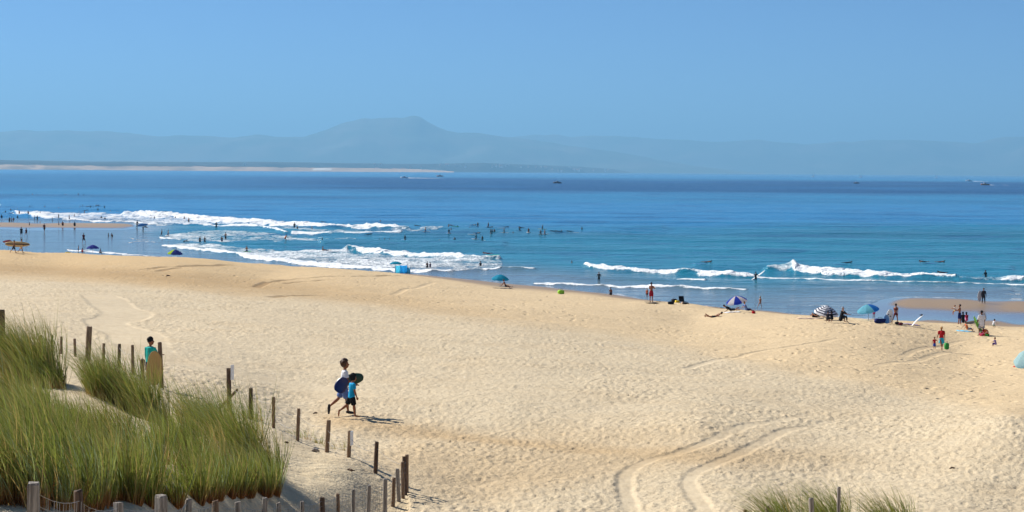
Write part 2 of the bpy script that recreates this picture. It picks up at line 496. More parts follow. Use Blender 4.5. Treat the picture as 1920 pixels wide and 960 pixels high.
def band(top, botm, dens, lift=0.0, soft=1.2, jit=3.0, face=0.0):
    """foam between an upper and a lower line, with a raised bore of height lift"""
    global foam, Zs
    a, wa = line(top); b, wb = line(botm)
    w = wa * wb
    v = SV + jit * jag + 0.5 * jit * jag2
    soft *= 1.7; dens *= 0.9 if dens > .7 else 1.03
    f = sstep(-soft, soft, v - a) * sstep(soft, -soft, v - b) * w
    foam = np.maximum(foam, f * dens)
    if lift:
        c = (a + b) / 2; hw = np.maximum((b - a) / 2, 1.5)
        Zs += lift * w * np.exp(-((SV - c) / (hw * 0.9)) ** 2) * (1 + 0.8 * jag + 0.5 * jag2)
# --- left: the long breaker and the bores before it
band([(18, 396), (120, 402), (250, 404), (330, 407), (400, 413)], [(18, 399), (60, 407), (110, 412), (170, 417), (250, 420), (320, 422), (400, 425)], 0.58, 0.15)
band([(20, 397), (60, 402), (110, 408), (170, 414), (250, 416), (320, 419), (400, 421), (480, 422), (545, 437)], [(20, 399), (60, 407), (110, 412), (170, 417), (250, 419), (320, 422), (400, 424.5), (480, 426), (545, 442)], 0.95, 0.2, 1.0, 1.5)
band([(18, 395), (100, 400), (250, 401), (350, 404), (450, 411)], [(18, 397), (100, 404), (250, 405), (350, 411), (450, 416)], 0.75, 0.3, 1.0, 2)
band([(225, 404), (280, 401), (330, 404), (400, 411), (500, 415), (600, 421), (700, 426), (772, 430)], [(225, 406), (280, 409), (330, 414), (400, 419), (500, 423), (600, 429), (700, 433), (772, 434)], 1.0, 0.75, 1.0, 2.0)
band([(400, 418), (500, 423), (600, 430), (700, 434), (830, 430)], [(400, 424), (500, 429), (600, 438), (700, 440), (830, 436)], 0.55, 0.0, 2.0)
band([(540, 434), (600, 437), (680, 437), (760, 435)], [(540, 441), (600, 440), (680, 440), (760, 438)], 0.85, 0.15, 1.0, 1.5)
band([(780, 429), (840, 427)], [(780, 435), (840, 432)], 0.55, 0.2)
band([(-100, 383), (0, 384), (30, 386)], [(-100, 387), (0, 387), (30, 387)], 0.9, 0.4, 0.8, 1)
band([(160, 419.5), (250, 420.5), (330, 422)], [(160, 421), (250, 422.3), (330, 424)], 0.8, 0.05, 0.7, 1)
# --- wash running up the left bay
band([(292, 444), (315, 439), (350, 435), (420, 432), (520, 440), (620, 446), (680, 448)], [(292, 446), (330, 451), (360, 455), (420, 457), (520, 456), (620, 452), (680, 449)], 0.56, 0.1, 1.5)
band([(292, 443), (310, 446), (345, 450)], [(292, 446), (315, 450), (350, 454)], 0.95, 0.05, 0.8, 1)
band([(500, 443), (530, 444), (620, 447), (700, 450)], [(500, 446), (530, 449), (620, 451), (700, 452)], 0.6, 0.1, 1)
band([(298, 459), (340, 455), (420, 459), (520, 468), (640, 470), (700, 474), (800, 482), (950, 489)], [(298, 463), (360, 468), (430, 474), (480, 488), (600, 501), (700, 509), (800, 514), (950, 507)], 0.57, 0.05, 2)
band([(298, 459.5), (360, 464), (420, 468), (470, 479), (540, 487), (620, 494), (700, 501), (770, 508), (860, 508), (940, 503), (1010, 504)], [(298, 462.5), (360, 468), (420, 474), (470, 487), (540, 495), (620, 502), (700, 509), (770, 513), (860, 511), (940, 507), (1010, 507)], 1.0, 0.22, 1.0, 2.0)
band([(640, 466), (690, 467), (760, 474), (860, 481), (945, 486)], [(640, 468), (690, 474), (760, 481), (860, 488), (945, 489)], 1.0, 0.55, 1.0, 2.5)
band([(420, 462), (520, 468), (660, 468)], [(420, 466), (520, 474), (660, 474)], 0.6, 0.1)
band([(120, 467), (160, 469), (200, 472), (275, 479), (340, 482)], [(120, 470), (160, 473), (200, 475.5), (275, 481), (340, 484)], 0.85, 0.05, 0.8, 1.5)
band([(232, 444), (258, 449), (290, 451)], [(232, 445.3), (258, 450.6), (290, 452)], 0.8, 0.03, 0.5, 1)
band([(225, 457), (262, 452), (300, 455)], [(225, 458), (262, 453.5), (300, 456)], 0.7, 0.03, 0.5, 1)
# --- right: low rollers
band([(1088, 498), (1105, 499), (1150, 503), (1250, 509), (1350, 513), (1420, 516)], [(1088, 501), (1105, 505), (1150, 508), (1250, 513), (1350, 518), (1420, 520)], 0.98, 0.42, 0.9, 1.8)
band([(1300, 515), (1450, 519), (1600, 524), (1750, 529), (1960, 534)], [(1300, 518), (1450, 522), (1600, 527), (1750, 532), (1960, 537)], 0.9, 0.12, 0.8, 1.2)
band([(1430, 505), (1480, 501), (1500, 502)], [(1430, 511), (1480, 511), (1500, 513)], 0.56, 0.6, 1.5, 2)
band([(1480, 501), (1500, 503), (1560, 510), (1650, 515), (1760, 518), (1800, 521)], [(1480, 511), (1500, 514), (1560, 518), (1650, 522), (1760, 524), (1800, 525)], 1.0, 0.62, 0.8, 1.8)
band([(1790, 520), (1960, 522)], [(1790, 527), (1960, 529)], 0.55, 0.35, 1.5, 2)
band([(1870, 524), (1990, 527)], [(1870, 527), (1990, 530)], 0.95, 0.2, 1, 1.5)
band([(1300, 519), (1500, 523), (1700, 527)], [(1300, 521), (1500, 525), (1700, 530)], 0.4, 0, 1.5, 2)
band([(994, 530), (1060, 532), (1150, 535), (1250, 536), (1330, 540), (1408, 542.5)], [(994, 536), (1060, 537), (1150, 540), (1250, 541), (1330, 544), (1408, 546)], 0.92, 0.2, 0.9, 1.8)
band([(1262, 524), (1330, 525)], [(1262, 526.6), (1330, 527.6)], 0.85, 0.1, 0.6, 1)
band([(920, 528), (975, 529)], [(920, 531), (975, 532)], 0.8, 0.05, 0.6, 1)
for (a, b, v) in [(1285, 1300, 549), (1425, 1442, 565), (1470, 1560, 574), (1628, 1650, 566), (1660, 1700, 566.5), (1805, 1830, 560), (1870, 1925, 552), (1855, 1880, 541.5), (1400, 1425, 577)]:
    band([(a, v - 1), (b, v - 1)], [(a, v + 0.8), (b, v + 0.8)], 0.72, 0.03, 0.6, 0.8)
foam = np.clip(foam * (1 + 0.22 * fbm(X * 0.06, Y * 0.05, 3, 97)), 0, 1)
# ground swell lines nearing the beach, fading out to sea; small chop everywhere near
dst = Y + 0.10 * X
sw = np.zeros_like(X)
for (k, am, lam) in [(1, 0.22, 62.0), (2, 0.12, 37.0), (3, 0.07, 19.0)]:
    ph = 9 * fbm(X * 0.004, Y * 0.007, 3, 100 + k)
    sw += am * np.sin(dst * 6.283 / lam + ph)
Zs += sw * sstep(190, 330, Y) * (1 - sstep(2500, 5000, Y)) * sstep(-0.2, -1.2, bot)
# greenish faces of unbroken swell
for (pl, am, w) in [([(790, 428), (900, 430), (1100, 431), (1250, 430)], 0.45, 6), ([(600, 456), (760, 452), (950, 456)], 0.35, 8), ([(1300, 499), (1450, 500), (1900, 503)], 0.35, 5), ([(1000, 520), (1300, 525), (1900, 546)], 0.14, 5), ([(900, 516), (1100, 520), (1250, 525)], 0.12, 4), ([(1400, 543), (1700, 546), (1900, 549)], 0.12, 4)]:
    a, w_ = line(pl)
    Zs += am * w_ * np.exp(-((SV - a + 4 * jag) / w) ** 2)
Zs += 0.05 * fbm(X * 0.35, Y * 0.5, 3, 111) * (1 - sstep(500, 900, Y)) * sstep(0.1, -0.8, bot)
Zs += foam * 0.10 * (jag2 + 0.6 * fbm(X * 2.2, Y * 1.2, 2, 120))
# body colour of the water: sandy shallows, green inshore, blue offshore, with long slicks and wind patches
def mixc(a, b, f): return a + (b - a) * f[..., None]
green, blue, deep, pale, sandy = [np.array(lin(c)) for c in ((22, 122, 146), (24, 122, 168), (4, 58, 112), (46, 126, 178), (116, 116, 108))]
hv = SV - (315.5 + 0.0078 * (SU - 0))           # rows below the horizon
wv = fbm(X / (Y * 0.25), np.log(Y) * 5, 4, 131)
c = mixc(np.broadcast_to(green, X.shape + (3,)), np.broadcast_to(blue, X.shape + (3,)), sstep(125, 75, hv + 26 * wv))
hs = hv + 3.5 * wv + np.interp(SU, [0, 600, 1100, 1920], [0, 2, 4, 6]) * 0
dk = np.maximum(sstep(9, 13, hs) * sstep(40, 31, hs) * (0.45 + 0.55 * sstep(200, 700, SU)), 0.6 * sstep(44, 48, hs) * sstep(56, 50, hs) * sstep(-0.25, 0.2, fbm(X / Y * 6, Y * 0 + 3.7, 2, 141)))
c = mixc(c, np.broadcast_to(deep, c.shape), np.clip(dk, 0, 1))
c = mixc(c, np.broadcast_to(pale, c.shape), 0.8 * sstep(11, 3, hs))
str_ = fbm(X / (Y * 0.10), np.log(Y) * 24, 3, 151)
c = mixc(c, np.broadcast_to(pale, c.shape), 0.35 * sstep(0.15, 0.5, str_) * sstep(300, 600, Y))
c = mixc(c, np.broadcast_to(deep, c.shape), 0.35 * sstep(0.15, 0.5, -str_) * sstep(250, 500, Y))
c = mixc(c, np.broadcast_to(np.array(lin((44, 128, 184))), c.shape), 0.55 * sstep(52, 58, hs) * sstep(104, 88, hv + 14 * wv))
c = mixc(c, np.broadcast_to(np.array(lin((14, 92, 112))), c.shape), 0.65 * np.exp(-((hv - 112 + 10 * wv) / 7) ** 2) * sstep(500, 800, SU) + 0.5 * np.exp(-((hv - 138 + 12 * wv) / 6) ** 2) * sstep(450, 700, SU) * sstep(1300, 900, SU))
chop = fbm(X / (Y * 0.035), np.log(Y) * 60, 3, 161)
c = mixc(c, np.broadcast_to(deep, c.shape), 0.45 * sstep(0.12, 0.45, chop) * sstep(200, 320, Y) * (1 - sstep(1500, 3000, Y)))
shal = sstep(-1.3, -0.15, bot)
c = mixc(c, np.broadcast_to(sandy, c.shape), 0.85 * shal)
me = grid_mesh('sea', X, Y, Zs)
fattr(me, 'foam', foam); fattr(me, 'shal', shal); fattr(me, 'dk', np.clip(dk, 0, 1)); cattr(me, 'wcol', c)
t = NT('sea_water')
fo, sh = t.attr('foam'), t.attr('shal')
wc = t.attr('wcol', True)
pl = t.pos((0.55, 1.0, 1.0)); pf = t.pos((0.5, 0.24, 0.6)); pg = t.pos((1.0, 0.35, 1.0))
lace = t.math('ADD', t.math('MULTIPLY', t.noise(pf, 0.8, 6, 0.68), 0.65), t.math('MULTIPLY', t.noise(pg, 1.8, 4, 0.6), 0.35))
fm = t.ramp(t.math('ADD', fo, lace), 0.95, 1.25)
fm = t.math('MULTIPLY', fm, t.ramp(fo, 0.02, 0.3))
big = t.noise(t.pos((0.03, 0.09, 1)), 1.0, 4, 0.6)
wc2 = t.mix(t.ramp(big, 0.35, 0.7, 0.0, 0.35), wc, t.mix(0.5, wc, (0.012, 0.06, 0.10, 1)))
col = t.mix(fm, wc2, (0.80, 0.83, 0.85, 1))
t.t.links.new(col, t.b.inputs['Base Color'])
rw = t.fmix(sh, 0.16, 0.10)
t.t.links.new(t.fmix(fm, rw, 0.9), t.b.inputs['Roughness'])
t.b.inputs['IOR'].default_value = 1.33
t.t.links.new(t.fmix(fm, t.fmix(t.attr('dk'), t.fmix(sh, 0.28, 0.5), 0.02), 0.15), t.b.inputs['Specular IOR Level'])
w1 = t.noise(pl, 0.45, 4, 0.6); w2 = t.noise(pl, 2.2, 3, 0.6); w3 = t.noise(t.pos((0.06, 0.12, 1)), 1.0, 3, 0.5)
hh = t.math('ADD', t.math('MULTIPLY', w1, 0.9), t.math('MULTIPLY', w2, 0.22))
hh = t.math('ADD', hh, t.math('MULTIPLY', w3, 2.0))
hh = t.math('MULTIPLY', hh, t.fmix(sh, 1.0, 0.22))
hh = t.math('ADD', hh, t.math('MULTIPLY', t.math('MULTIPLY', fm, lace), 0.5))
t.t.links.new(t.bump(hh, 1.0, 1.0), t.b.inputs['Normal'])
sea = link('sea', me, t.m)
tag(sea, kind='structure')

_sy, _sa, _sz = yy.copy(), ang.copy(), Zs.copy()
def sea_z(x, y):
    return float(_sz[min(np.searchsorted(_sy, y), len(_sy) - 1), min(np.searchsorted(_sa, x / y), len(_sa) - 1)])

# ------------------------------------------------------------------ far shore, mountains, haze
def ridge(name, dist, prof, depth, matl, seed, rough=1.0, kind='structure', u_pad=0):
    """a range of hills: skyline profile (column, rows above the horizon) at a distance, with real depth"""
    a = np.array(prof, float)
    us = np.linspace(a[0, 0], a[-1, 0], 420)
    hpx = np.interp(us, a[:, 0], a[:, 1])
    ks = np.ones(3) / 3; hpx = np.convolve(np.pad(hpx, 1, mode='edge'), ks, 'valid'); hpx = hpx + rough * 0.045 * np.abs(hpx) * fbm(us / 38.0, us * 0, 4, seed + 5)
    dv = dist if np.ndim(dist) == 0 else None
    rows = np.linspace(-1, 1, 33)
    dd = np.interp(us, *zip(*dist)) if dv is None else np.full(us.shape, float(dist))
    Yg = dd[None, :] + rows[:, None] * depth
    Xg = ((us - 960) / FPX)[None, :] * dd[None, :] * (1 + 0.3 * rows[:, None] * depth / dd[None, :])
    hm = CAM_H + hpx / FPX * dd
    prof_d = np.clip(1 - np.abs(rows) ** 1.3, 0, 1)[:, None]
    nz = fbm(Xg / (depth * 0.5), Yg / (depth * 0.5), 5, seed)
    Zg = hm[None, :] * prof_d * (1 + 0.5 * rough * nz * (1 - prof_d ** 2) * 2) - 6 * (1 - prof_d)
    me = grid_mesh(name, Xg, Yg, Zg)
    o = link(name, me, matl)
    tag(o, kind=kind)
    return o, hm, us, dd

rock = NT('mountain_slopes')
c = rock.mix(rock.ramp(rock.noise(rock.pos(), 0.0012, 6), 0.4, 0.65), lin((58, 76, 48)) + (1,), lin((104, 100, 84)) + (1,))
rock.t.links.new(c, rock.b.inputs['Base Color']); rock.b.inputs['Roughness'].default_value = 1
ridge('mountains', 30000, [(-400, 60), (0, 66), (60, 69), (200, 70), (250, 66), (290, 62), (340, 62), (440, 60), (480, 66), (510, 62), (570, 60), (600, 72), (640, 86), (680, 96), (720, 98), (750, 100), (770, 104), (785, 101), (800, 90), (815, 82), (835, 74), (860, 70), (890, 72), (920, 66), (980, 60), (1040, 52), (1100, 44), (1200, 30), (1300, 12), (1420, 0)], 2600, rock.m, 201)
ridge('mountains', 38000, [(700, 0), (850, 40), (960, 64), (1000, 68), (1040, 70), (1070, 64), (1100, 66), (1150, 68), (1250, 62), (1340, 58), (1420, 62), (1500, 54), (1570, 60), (1680, 66), (1750, 62), (1830, 60), (1880, 70), (1930, 72), (2000, 60), (2300, 50)], 2600, rock.m, 233)

sandf = NT('far_shore')
zf = sandf.add('ShaderNodeSeparateXYZ'); sandf.t.links.new(sandf.pos(), zf.inputs[0])
nf = sandf.noise(sandf.pos((1, 1, 6)), 0.006, 5, 0.65)
mfac = sandf.ramp(sandf.math('ADD', zf.outputs[2], sandf.math('MULTIPLY', nf, 26)), 36, 44)
c = sandf.mix(mfac, lin((214, 180, 146)) + (1,), lin((10, 22, 26)) + (1,))
sandf.t.links.new(c, sandf.b.inputs['Base Color']); sandf.b.inputs['Roughness'].default_value = 1
ridge('far_dunes', [(-500, 11000), (0, 11500), (500, 13000), (900, 15000)], [(-500, 11), (0, 10), (100, 9.5), (250, 8.5), (400, 6.5), (520, 5), (640, 4), (760, 3), (815, 1.2), (850, -1.5)], 260, sandf.m, 251, 1.2)
woodf = NT('far_forest')
c = woodf.mix(woodf.ramp(woodf.noise(woodf.pos((1, 1, 3)), 0.01, 4), 0.4, 0.65), lin((4, 12, 16)) + (1,), lin((16, 30, 32)) + (1,))
woodf.t.links.new(c, woodf.b.inputs['Base Color']); woodf.b.inputs['Roughness'].default_value = 1
o, HM, HU, HD = ridge('far_forest', [(-500, 12500), (0, 13200), (500, 15500), (900, 19000), (1200, 24000)], [(-500, 14), (0, 13.5), (150, 12), (300, 12.5), (420, 13), (500, 14), (600, 13), (700, 12.5), (760, 12), (830, 13.5), (900, 15), (950, 14), (1000, 12.5), (1040, 11), (1080, 10), (1110, 8), (1150, 5), (1170, 2), (1190, -2.5)], 420, woodf.m, 271, 1.0)
tag(o, 'wooded low coast reading as one dark strip under the mountains', None, None, 'stuff')

hz = NT('haze_air')
hz.n.remove(hz.b)
pv = hz.add('ShaderNodeVolumePrincipled')
pv.inputs['Color'].default_value = (0.30, 0.655, 1.0, 1)
pv.inputs['Density'].default_value = 6.5e-5
pv.inputs['Anisotropy'].default_value = 0.16
hz.t.links.new(pv.outputs[0], hz.out.inputs['Volume'])
bm = bmesh.new()
bmesh.ops.create_cube(bm, size=1.0)
for vtx in bm.verts:
    vtx.co = Vector((vtx.co.x * 150000, 20000 + vtx.co.y * 70000, -9 if vtx.co.z < 0 else 1300))
me = bpy.data.meshes.new('haze'); bm.to_mesh(me); bm.free()
haze = link('haze', me, hz.m)
tag(haze, kind='stuff')
# ------------------------------------------------------------------ fences
def wood_mat(name, a, b):
    t = NT(name)
    tc = t.add('ShaderNodeTexCoord')
    mp = t.add('ShaderNodeMapping'); mp.inputs['Scale'].default_value = (30, 30, 2.0)
    t.t.links.new(tc.outputs['Object'], mp.inputs['Vector'])
    n = t.noise(mp.outputs['Vector'], 1.6, 5, 0.65)
    c = t.mix(t.ramp(n, 0.35, 0.68), lin(a) + (1,), lin(b) + (1,))
    t.t.links.new(c, t.b.inputs['Base Color']); t.b.inputs['Roughness'].default_value = 0.9
    t.t.links.new(t.bump(n, 0.8, 0.01), t.b.inputs['Normal'])
    return t.m
WOOD = wood_mat('weathered_wood', (96, 74, 56), (158, 130, 102))
WOOD_G = wood_mat('grey_wood', (108, 100, 92), (172, 162, 150))
WOOD_D = wood_mat('dark_wood', (64, 48, 38), (112, 88, 68))
WIRE = mat('wire', (0.22, 0.21, 0.20), 0.5, 0.5, 0.1)
WHITE_B = mat('white_board', (0.80, 0.82, 0.83), 0.4, 0.4, 0.03)

def post_mesh(r, h, square=False, top='flat', seed=0):
    rr = random.Random(seed)
    bm = bmesh.new()
    n = 4 if square else 9
    zs = [-0.5, 0.0, h * 0.3, h * 0.65, h - 0.02, h]
    rings = []
    for i, z in enumerate(zs):
        ring = []
        k = r * (1.0 if i < 4 else (0.97 if i == 4 else 0.86))
        if top == 'dome' and i >= 4: k = r * (1.25 if i == 4 else 0.9)
        for j in range(n):
            a = 2 * math.pi * (j + 0.5) / n
            q = k * (1.35 if square else 1.0) * (1 + 0.06 * rr.uniform(-1, 1))
            ring.append(bm.verts.new((q * math.cos(a), q * math.sin(a), z + (0.012 * rr.uniform(-1, 1) if i == 5 else 0))))
        rings.append(ring)
    for a, b in zip(rings[:-1], rings[1:]):
        for j in range(n):
            f = bm.faces.new((a[j], a[(j + 1) % n], b[(j + 1) % n], b[j])); f.smooth = not square
    bm.faces.new(rings[-1])
    if top == 'dome':
        c = bm.verts.new((0, 0, h + r * 0.6))
        bm.faces.ensure_lookup_table()
        bm.faces.remove(bm.faces[-1])
        for j in range(n): bm.faces.new((rings[-1][j], rings[-1][(j + 1) % n], c)).smooth = True
    me = bpy.data.meshes.new('post'); bm.to_mesh(me); bm.free()
    return me

def strand(bm, a, b, r, sag=0.0, n=6):
    a, b = Vector(a), Vector(b)
    pts = [a.lerp(b, i / n) - Vector((0, 0, sag * 4 * (i / n) * (1 - i / n))) for i in range(n + 1)]
    d = (b - a).normalized()
    s = d.cross(Vector((0, 0, 1)));  s = s.normalized() if s.length > 1e-4 else Vector((1, 0, 0))
    q = s.cross(d)
    rings = [[bm.verts.new(p + (s * math.cos(t) + q * math.sin(t)) * r) for t in (0, 2.09, 4.19)] for p in pts]
    for k, l in zip(rings[:-1], rings[1:]):
        for j in range(3): bm.faces.new((k[j], k[(j + 1) % 3], l[(j + 1) % 3], l[j]))

def fence(label, posts, nets, name='dune_fence', net_to=1e9, strands=2, group=None):
    """posts: (column, top row, distance, radius, square, material)"""
    P0 = at_d(posts[0][0], posts[0][1], posts[0][2])
    root = empty(name, (P0[0], P0[1], ground(P0[0], P0[1])))
    O = Vector(root.location)
    tops = []
    for i, (u, v, d, r, sq, m, *top) in enumerate(posts):
        p = at_d(u, v, d); g = ground(p[0], p[1])
        h = max(0.35, p[2] - g)
        o = link('post', post_mesh(r, h, sq, top[0] if top else 'flat', i * 7 + int(u)), m, root, Vector((p[0], p[1], g)) - O)
        o.rotation_euler = (random.uniform(-.045, .045), random.uniform(-.045, .045), random.uniform(0, 6.28))
        tops.append((Vector((p[0], p[1], g)) - O, h))
    bw = bmesh.new()
    for (a, ha), (b, hb) in zip(tops[:-1], tops[1:]):
        hm = min(ha, hb, 1.0)
        if nets:
            L = (b - a).length
            nv = max(3, int(L / 0.17))
            for k in range(7):
                z = 0.06 + (hm - 0.12) * k / 6
                strand(bw, a + Vector((0, 0, z)), b + Vector((0, 0, z)), 0.0032 if k else 0.004, 0.05 * (k / 6) * L / 2, 5)
            for k in range(1, nv):
                f = k / nv; s = 0.05 * L / 2 * 4 * f * (1 - f)
                p = a.lerp(b, f) + Vector((random.uniform(-.02, .02), random.uniform(-.02, .02), 0))
                strand(bw, p + Vector((0, 0, 0.04)), p + Vector((random.uniform(-.03, .03), 0, hm - 0.06 - s)), 0.0028, 0, 1)
        else:
            for k in range(strands):
                z = hm * (0.45 + 0.4 * k)
                strand(bw, a + Vector((0, 0, z)), b + Vector((0, 0, z)), 0.004, 0.10 + 0.05 * random.random(), 6)
    mw = bpy.data.meshes.new('netting'); bw.to_mesh(mw); bw.free()
    link('netting' if nets else 'wire', mw, WIRE, root)
    tag(root, label, 'fence', group)
    return root

W_, G_, D_ = WOOD, WOOD_G, WOOD_D
fence('row of thin brown posts and wire running down the dune behind the grass',
      [(76, 628, 66, .045, 0, W_), (98, 628, 65, .045, 0, W_), (115, 631, 64, .045, 0, W_), (141, 635, 62.5, .045, 0, W_), (194, 644, 60, .05, 0, W_),
       (223, 645, 58.5, .05, 0, D_), (249, 647, 57, .05, 0, W_), (303, 642, 54.6, .065, 0, W_)], False)
fence('brown wooden post row continuing from the white notice down to the fence corner',
      [(430, 690, 50, .065, 0, D_), (470, 727, 49, .055, 0, D_), (513, 744, 47.8, .045, 0, W_), (558, 766, 46.6, .045, 0, W_),
       (613, 788, 45.6, .055, 0, W_), (654, 808, 44.4, .05, 0, W_), (704, 828, 43.3, .05, 0, D_), (763, 853, 42.2, .045, 0, W_)], False)
fence('low fence of grey posts hung with sagging wire netting along the bottom edge',
      [(60, 905, 16, .052, 1, G_), (151, 918, 18.5, .045, 0, D_), (222, 942, 21, .046, 1, G_), (300, 930, 22.5, .058, 1, G_), (353, 935, 25.5, .046, 0, G_),
       (405, 938, 27.5, .05, 0, W_), (447, 940, 29, .048, 0, G_), (492, 933, 30.5, .046, 0, G_), (525, 942, 32, .04, 0, G_), (567, 940, 33.5, .04, 0, G_),
       (606, 932, 35, .05, 0, D_), (635, 925, 36.3, .038, 0, W_), (663, 918, 37.5, .04, 0, G_), (690, 910, 38.8, .042, 0, G_), (722, 898, 40, .05, 0, G_),
       (737, 896, 40.8, .045, 0, W_), (748, 878, 41.3, .045, 0, G_), (756, 866, 41.7, .042, 0, W_), (761, 856, 42.0, .04, 0, D_)], True)
fence('short run of low posts among the grass tufts at the lower right',
      [(1398, 955, 36, .04, 0, W_), (1441, 949, 35.5, .045, 0, G_), (1525, 934, 34.5, .05, 0, G_), (1573, 913, 35, .035, 0, G_)], False, strands=1)
def lone_post(u, v, d, r, label, m, top='flat', sq=False, lean=0.0):
    p = at_d(u, v, d); g = ground(p[0], p[1])
    o = link('wooden_post', post_mesh(r, max(0.5, p[2] - g), sq, top, int(u)), m, None, (p[0], p[1], g))
    o.rotation_euler = (0, lean, 0.3)
    tag(o, label, 'post')
    return o
lone_post(3, 581, 47, .085, 'thick dark wooden post cut by the left edge of the photo', D_)
lone_post(164, 612, 48, .075, 'tall thick brown post rising between the two left grass clumps', W_, lean=0.05)
lone_post(267, 674, 52.5, .06, 'dark post with a rounded cap beside the boy holding a board', D_, 'dome')
# leaning brace and notice boards
def box_mesh(name, sx, sy, sz, bev=0.0, z0=0.0):
    bm = bmesh.new(); bmesh.ops.create_cube(bm, size=1.0)
    for v in bm.verts: v.co = Vector((v.co.x * sx, v.co.y * sy, v.co.z * sz + sz / 2 + z0))
    if bev: bmesh.ops.bevel(bm, geom=list(bm.edges), offset=bev, segments=2, affect='EDGES')
    me = bpy.data.meshes.new(name); bm.to_mesh(me); bm.free()
    return me
p = at_d(418, 748, 50.2); bo = link('wooden_brace', post_mesh(.04, 0.75, False, 'flat', 3), WOOD, None, (p[0] - .12, p[1], ground(p[0], p[1])))
bo.rotation_euler = (0, 0.75, 0); tag(bo, 'slanting wooden brace propping the post with the white notice', 'brace')
for (u, v, d, hh, lab) in [(435.5, 712, 49.9, 0.40, 'white notice board fixed to the top of the post left of the walking boys'), (659.5, 835, 44.3, 0.34, 'narrow white notice seen edge on at a fence post below the walking boys')]:
    p = at_d(u, v, d)
    o = link('notice_board', box_mesh('notice_board', 0.18, 0.02, hh, 0.004), WHITE_B, None, (p[0], p[1], p[2]))
    o.rotation_euler = (0, 0, 1.32); tag(o, lab, 'sign')

# ------------------------------------------------------------------ marram grass
t = NT('marram_grass')
gt, gr, gd = t.attr('along'), t.attr('tone'), t.attr('dry')
cg = t.mix(gr, lin((100, 114, 38)) + (1,), lin((156, 164, 76)) + (1,))
cg = t.mix(t.ramp(gr, 0.72, 0.95), cg, lin((150, 168, 126)) + (1,))
cd = t.mix(gr, lin((128, 74, 36)) + (1,), lin((168, 112, 58)) + (1,))
c = t.mix(t.ramp(gt, 0.10, 0.38), cd, cg)
c = t.mix(t.ramp(gt, 0.80, 1.0, 0.0, 0.55), c, lin((186, 172, 116)) + (1,))
c = t.mix(t.ramp(t.noise(t.pos(), 0.9, 2), 0.4, 0.62, 0.0, 0.28), c, t.mix(0.5, c, lin((150, 128, 56)) + (1,)))
c = t.mix(gd, c, lin((184, 156, 96)) + (1,))
t.t.links.new(c, t.b.inputs['Base Color']); t.b.inputs['Roughness'].default_value = 0.45
t.b.inputs['Specular IOR Level'].default_value = 0.35
tr = t.add('ShaderNodeBsdfTranslucent'); t.t.links.new(c, tr.inputs['Color'])
mx = t.add('ShaderNodeMixShader'); mx.inputs[0].default_value = 0.42
t.t.links.new(t.b.outputs[0], mx.inputs[1]); t.t.links.new(tr.outputs[0], mx.inputs[2])
t.t.links.new(mx.outputs[0], t.out.inputs['Surface'])
GRASS = t.m

def blades(tufts, width=0.0058, seg=5):
    """tufts: (x, y, z, radius, height, blade count, spread, lean, dryness) -> one mesh of curved tapering leaves"""
    V, A_, T_, D2 = [], [], [], []
    for (x, y, z, r, h, n, spread, leanx, dry) in tufts:
        a = RNG.uniform(0, 6.283, n); q = r * np.sqrt(RNG.uniform(0, 1, n))
        bx, by = x + q * np.cos(a), y + q * np.sin(a)
        L = h * RNG.uniform(0.35, 1.05, n) * np.where(RNG.uniform(0, 1, n) < .06, 1.25, 1.0)
        dirx = spread * np.cos(a) * (q / r) + RNG.normal(0, 0.15, n) + 0.12 * leanx
        diry = spread * np.sin(a) * (q / r) + RNG.normal(0, 0.10, n)
        bend = RNG.uniform(0.2, 1.0, n) * leanx
        bendy = RNG.normal(0, 0.10, n)
        face = RNG.uniform(0, 3.1416, n)
        w = width * RNG.uniform(0.7, 1.3, n)
        tone = np.clip(RNG.normal(0.45 + RNG.uniform(-.22, .28), 0.22, n), 0, 1); dr = (RNG.uniform(0, 1, n) < dry) * RNG.uniform(0.5, 1, n)
        ts = np.linspace(0, 1, seg)
        for i, tt in enumerate(ts):
            cx = bx + L * (dirx * tt + bend * tt ** 2.4)
            cy = by + L * (diry * tt + bendy * tt * tt)
            cz = z - 0.05 + L * (tt - 0.22 * tt ** 3 * np.abs(bend) * 1.6)
            k = w * (1 - tt ** 2.2 * 0.93)
            for s in (-1, 1):
                V.append(np.stack([cx + s * k * np.cos(face), cy + s * k * np.sin(face), cz], 1))
                A_.append(np.full(n, tt)); T_.append(tone); D2.append(dr)
    # arrange per tuft: blocks of 2*seg arrays of length n
    co, al, to, dr, q, off, bi = [], [], [], [], [], 0, 0
    for (_, _, _, _, _, n, *_r) in tufts:
        blk = np.stack(V[bi:bi + 2 * seg], 1); co.append(blk.reshape(-1, 3))
        al.append(np.stack(A_[bi:bi + 2 * seg], 1).ravel()); to.append(np.stack(T_[bi:bi + 2 * seg], 1).ravel()); dr.append(np.stack(D2[bi:bi + 2 * seg], 1).ravel())
        b0 = off + np.arange(n)[:, None] * (2 * seg)
        for i in range(seg - 1):
            q.append(np.concatenate([b0 + 2 * i, b0 + 2 * i + 1, b0 + 2 * i + 3, b0 + 2 * i + 2], 1))
        off += n * 2 * seg; bi += 2 * seg
    co = np.concatenate(co).astype(np.float32); q = np.concatenate(q).astype(np.int32)
    me = bpy.data.meshes.new('grass')
    me.vertices.add(len(co)); me.vertices.foreach_set('co', co.ravel())
    me.loops.add(q.size); me.loops.foreach_set('vertex_index', q.ravel())
    me.polygons.add(len(q)); me.polygons.foreach_set('loop_start', np.arange(0, q.size, 4, dtype=np.int32))
    me.update(calc_edges=True)
    me.polygons.foreach_set('use_smooth', np.ones(len(q), dtype=bool))
    fattr(me, 'along', np.concatenate(al)); fattr(me, 'tone', np.concatenate(to)); fattr(me, 'dry', np.concatenate(dr))
    return me

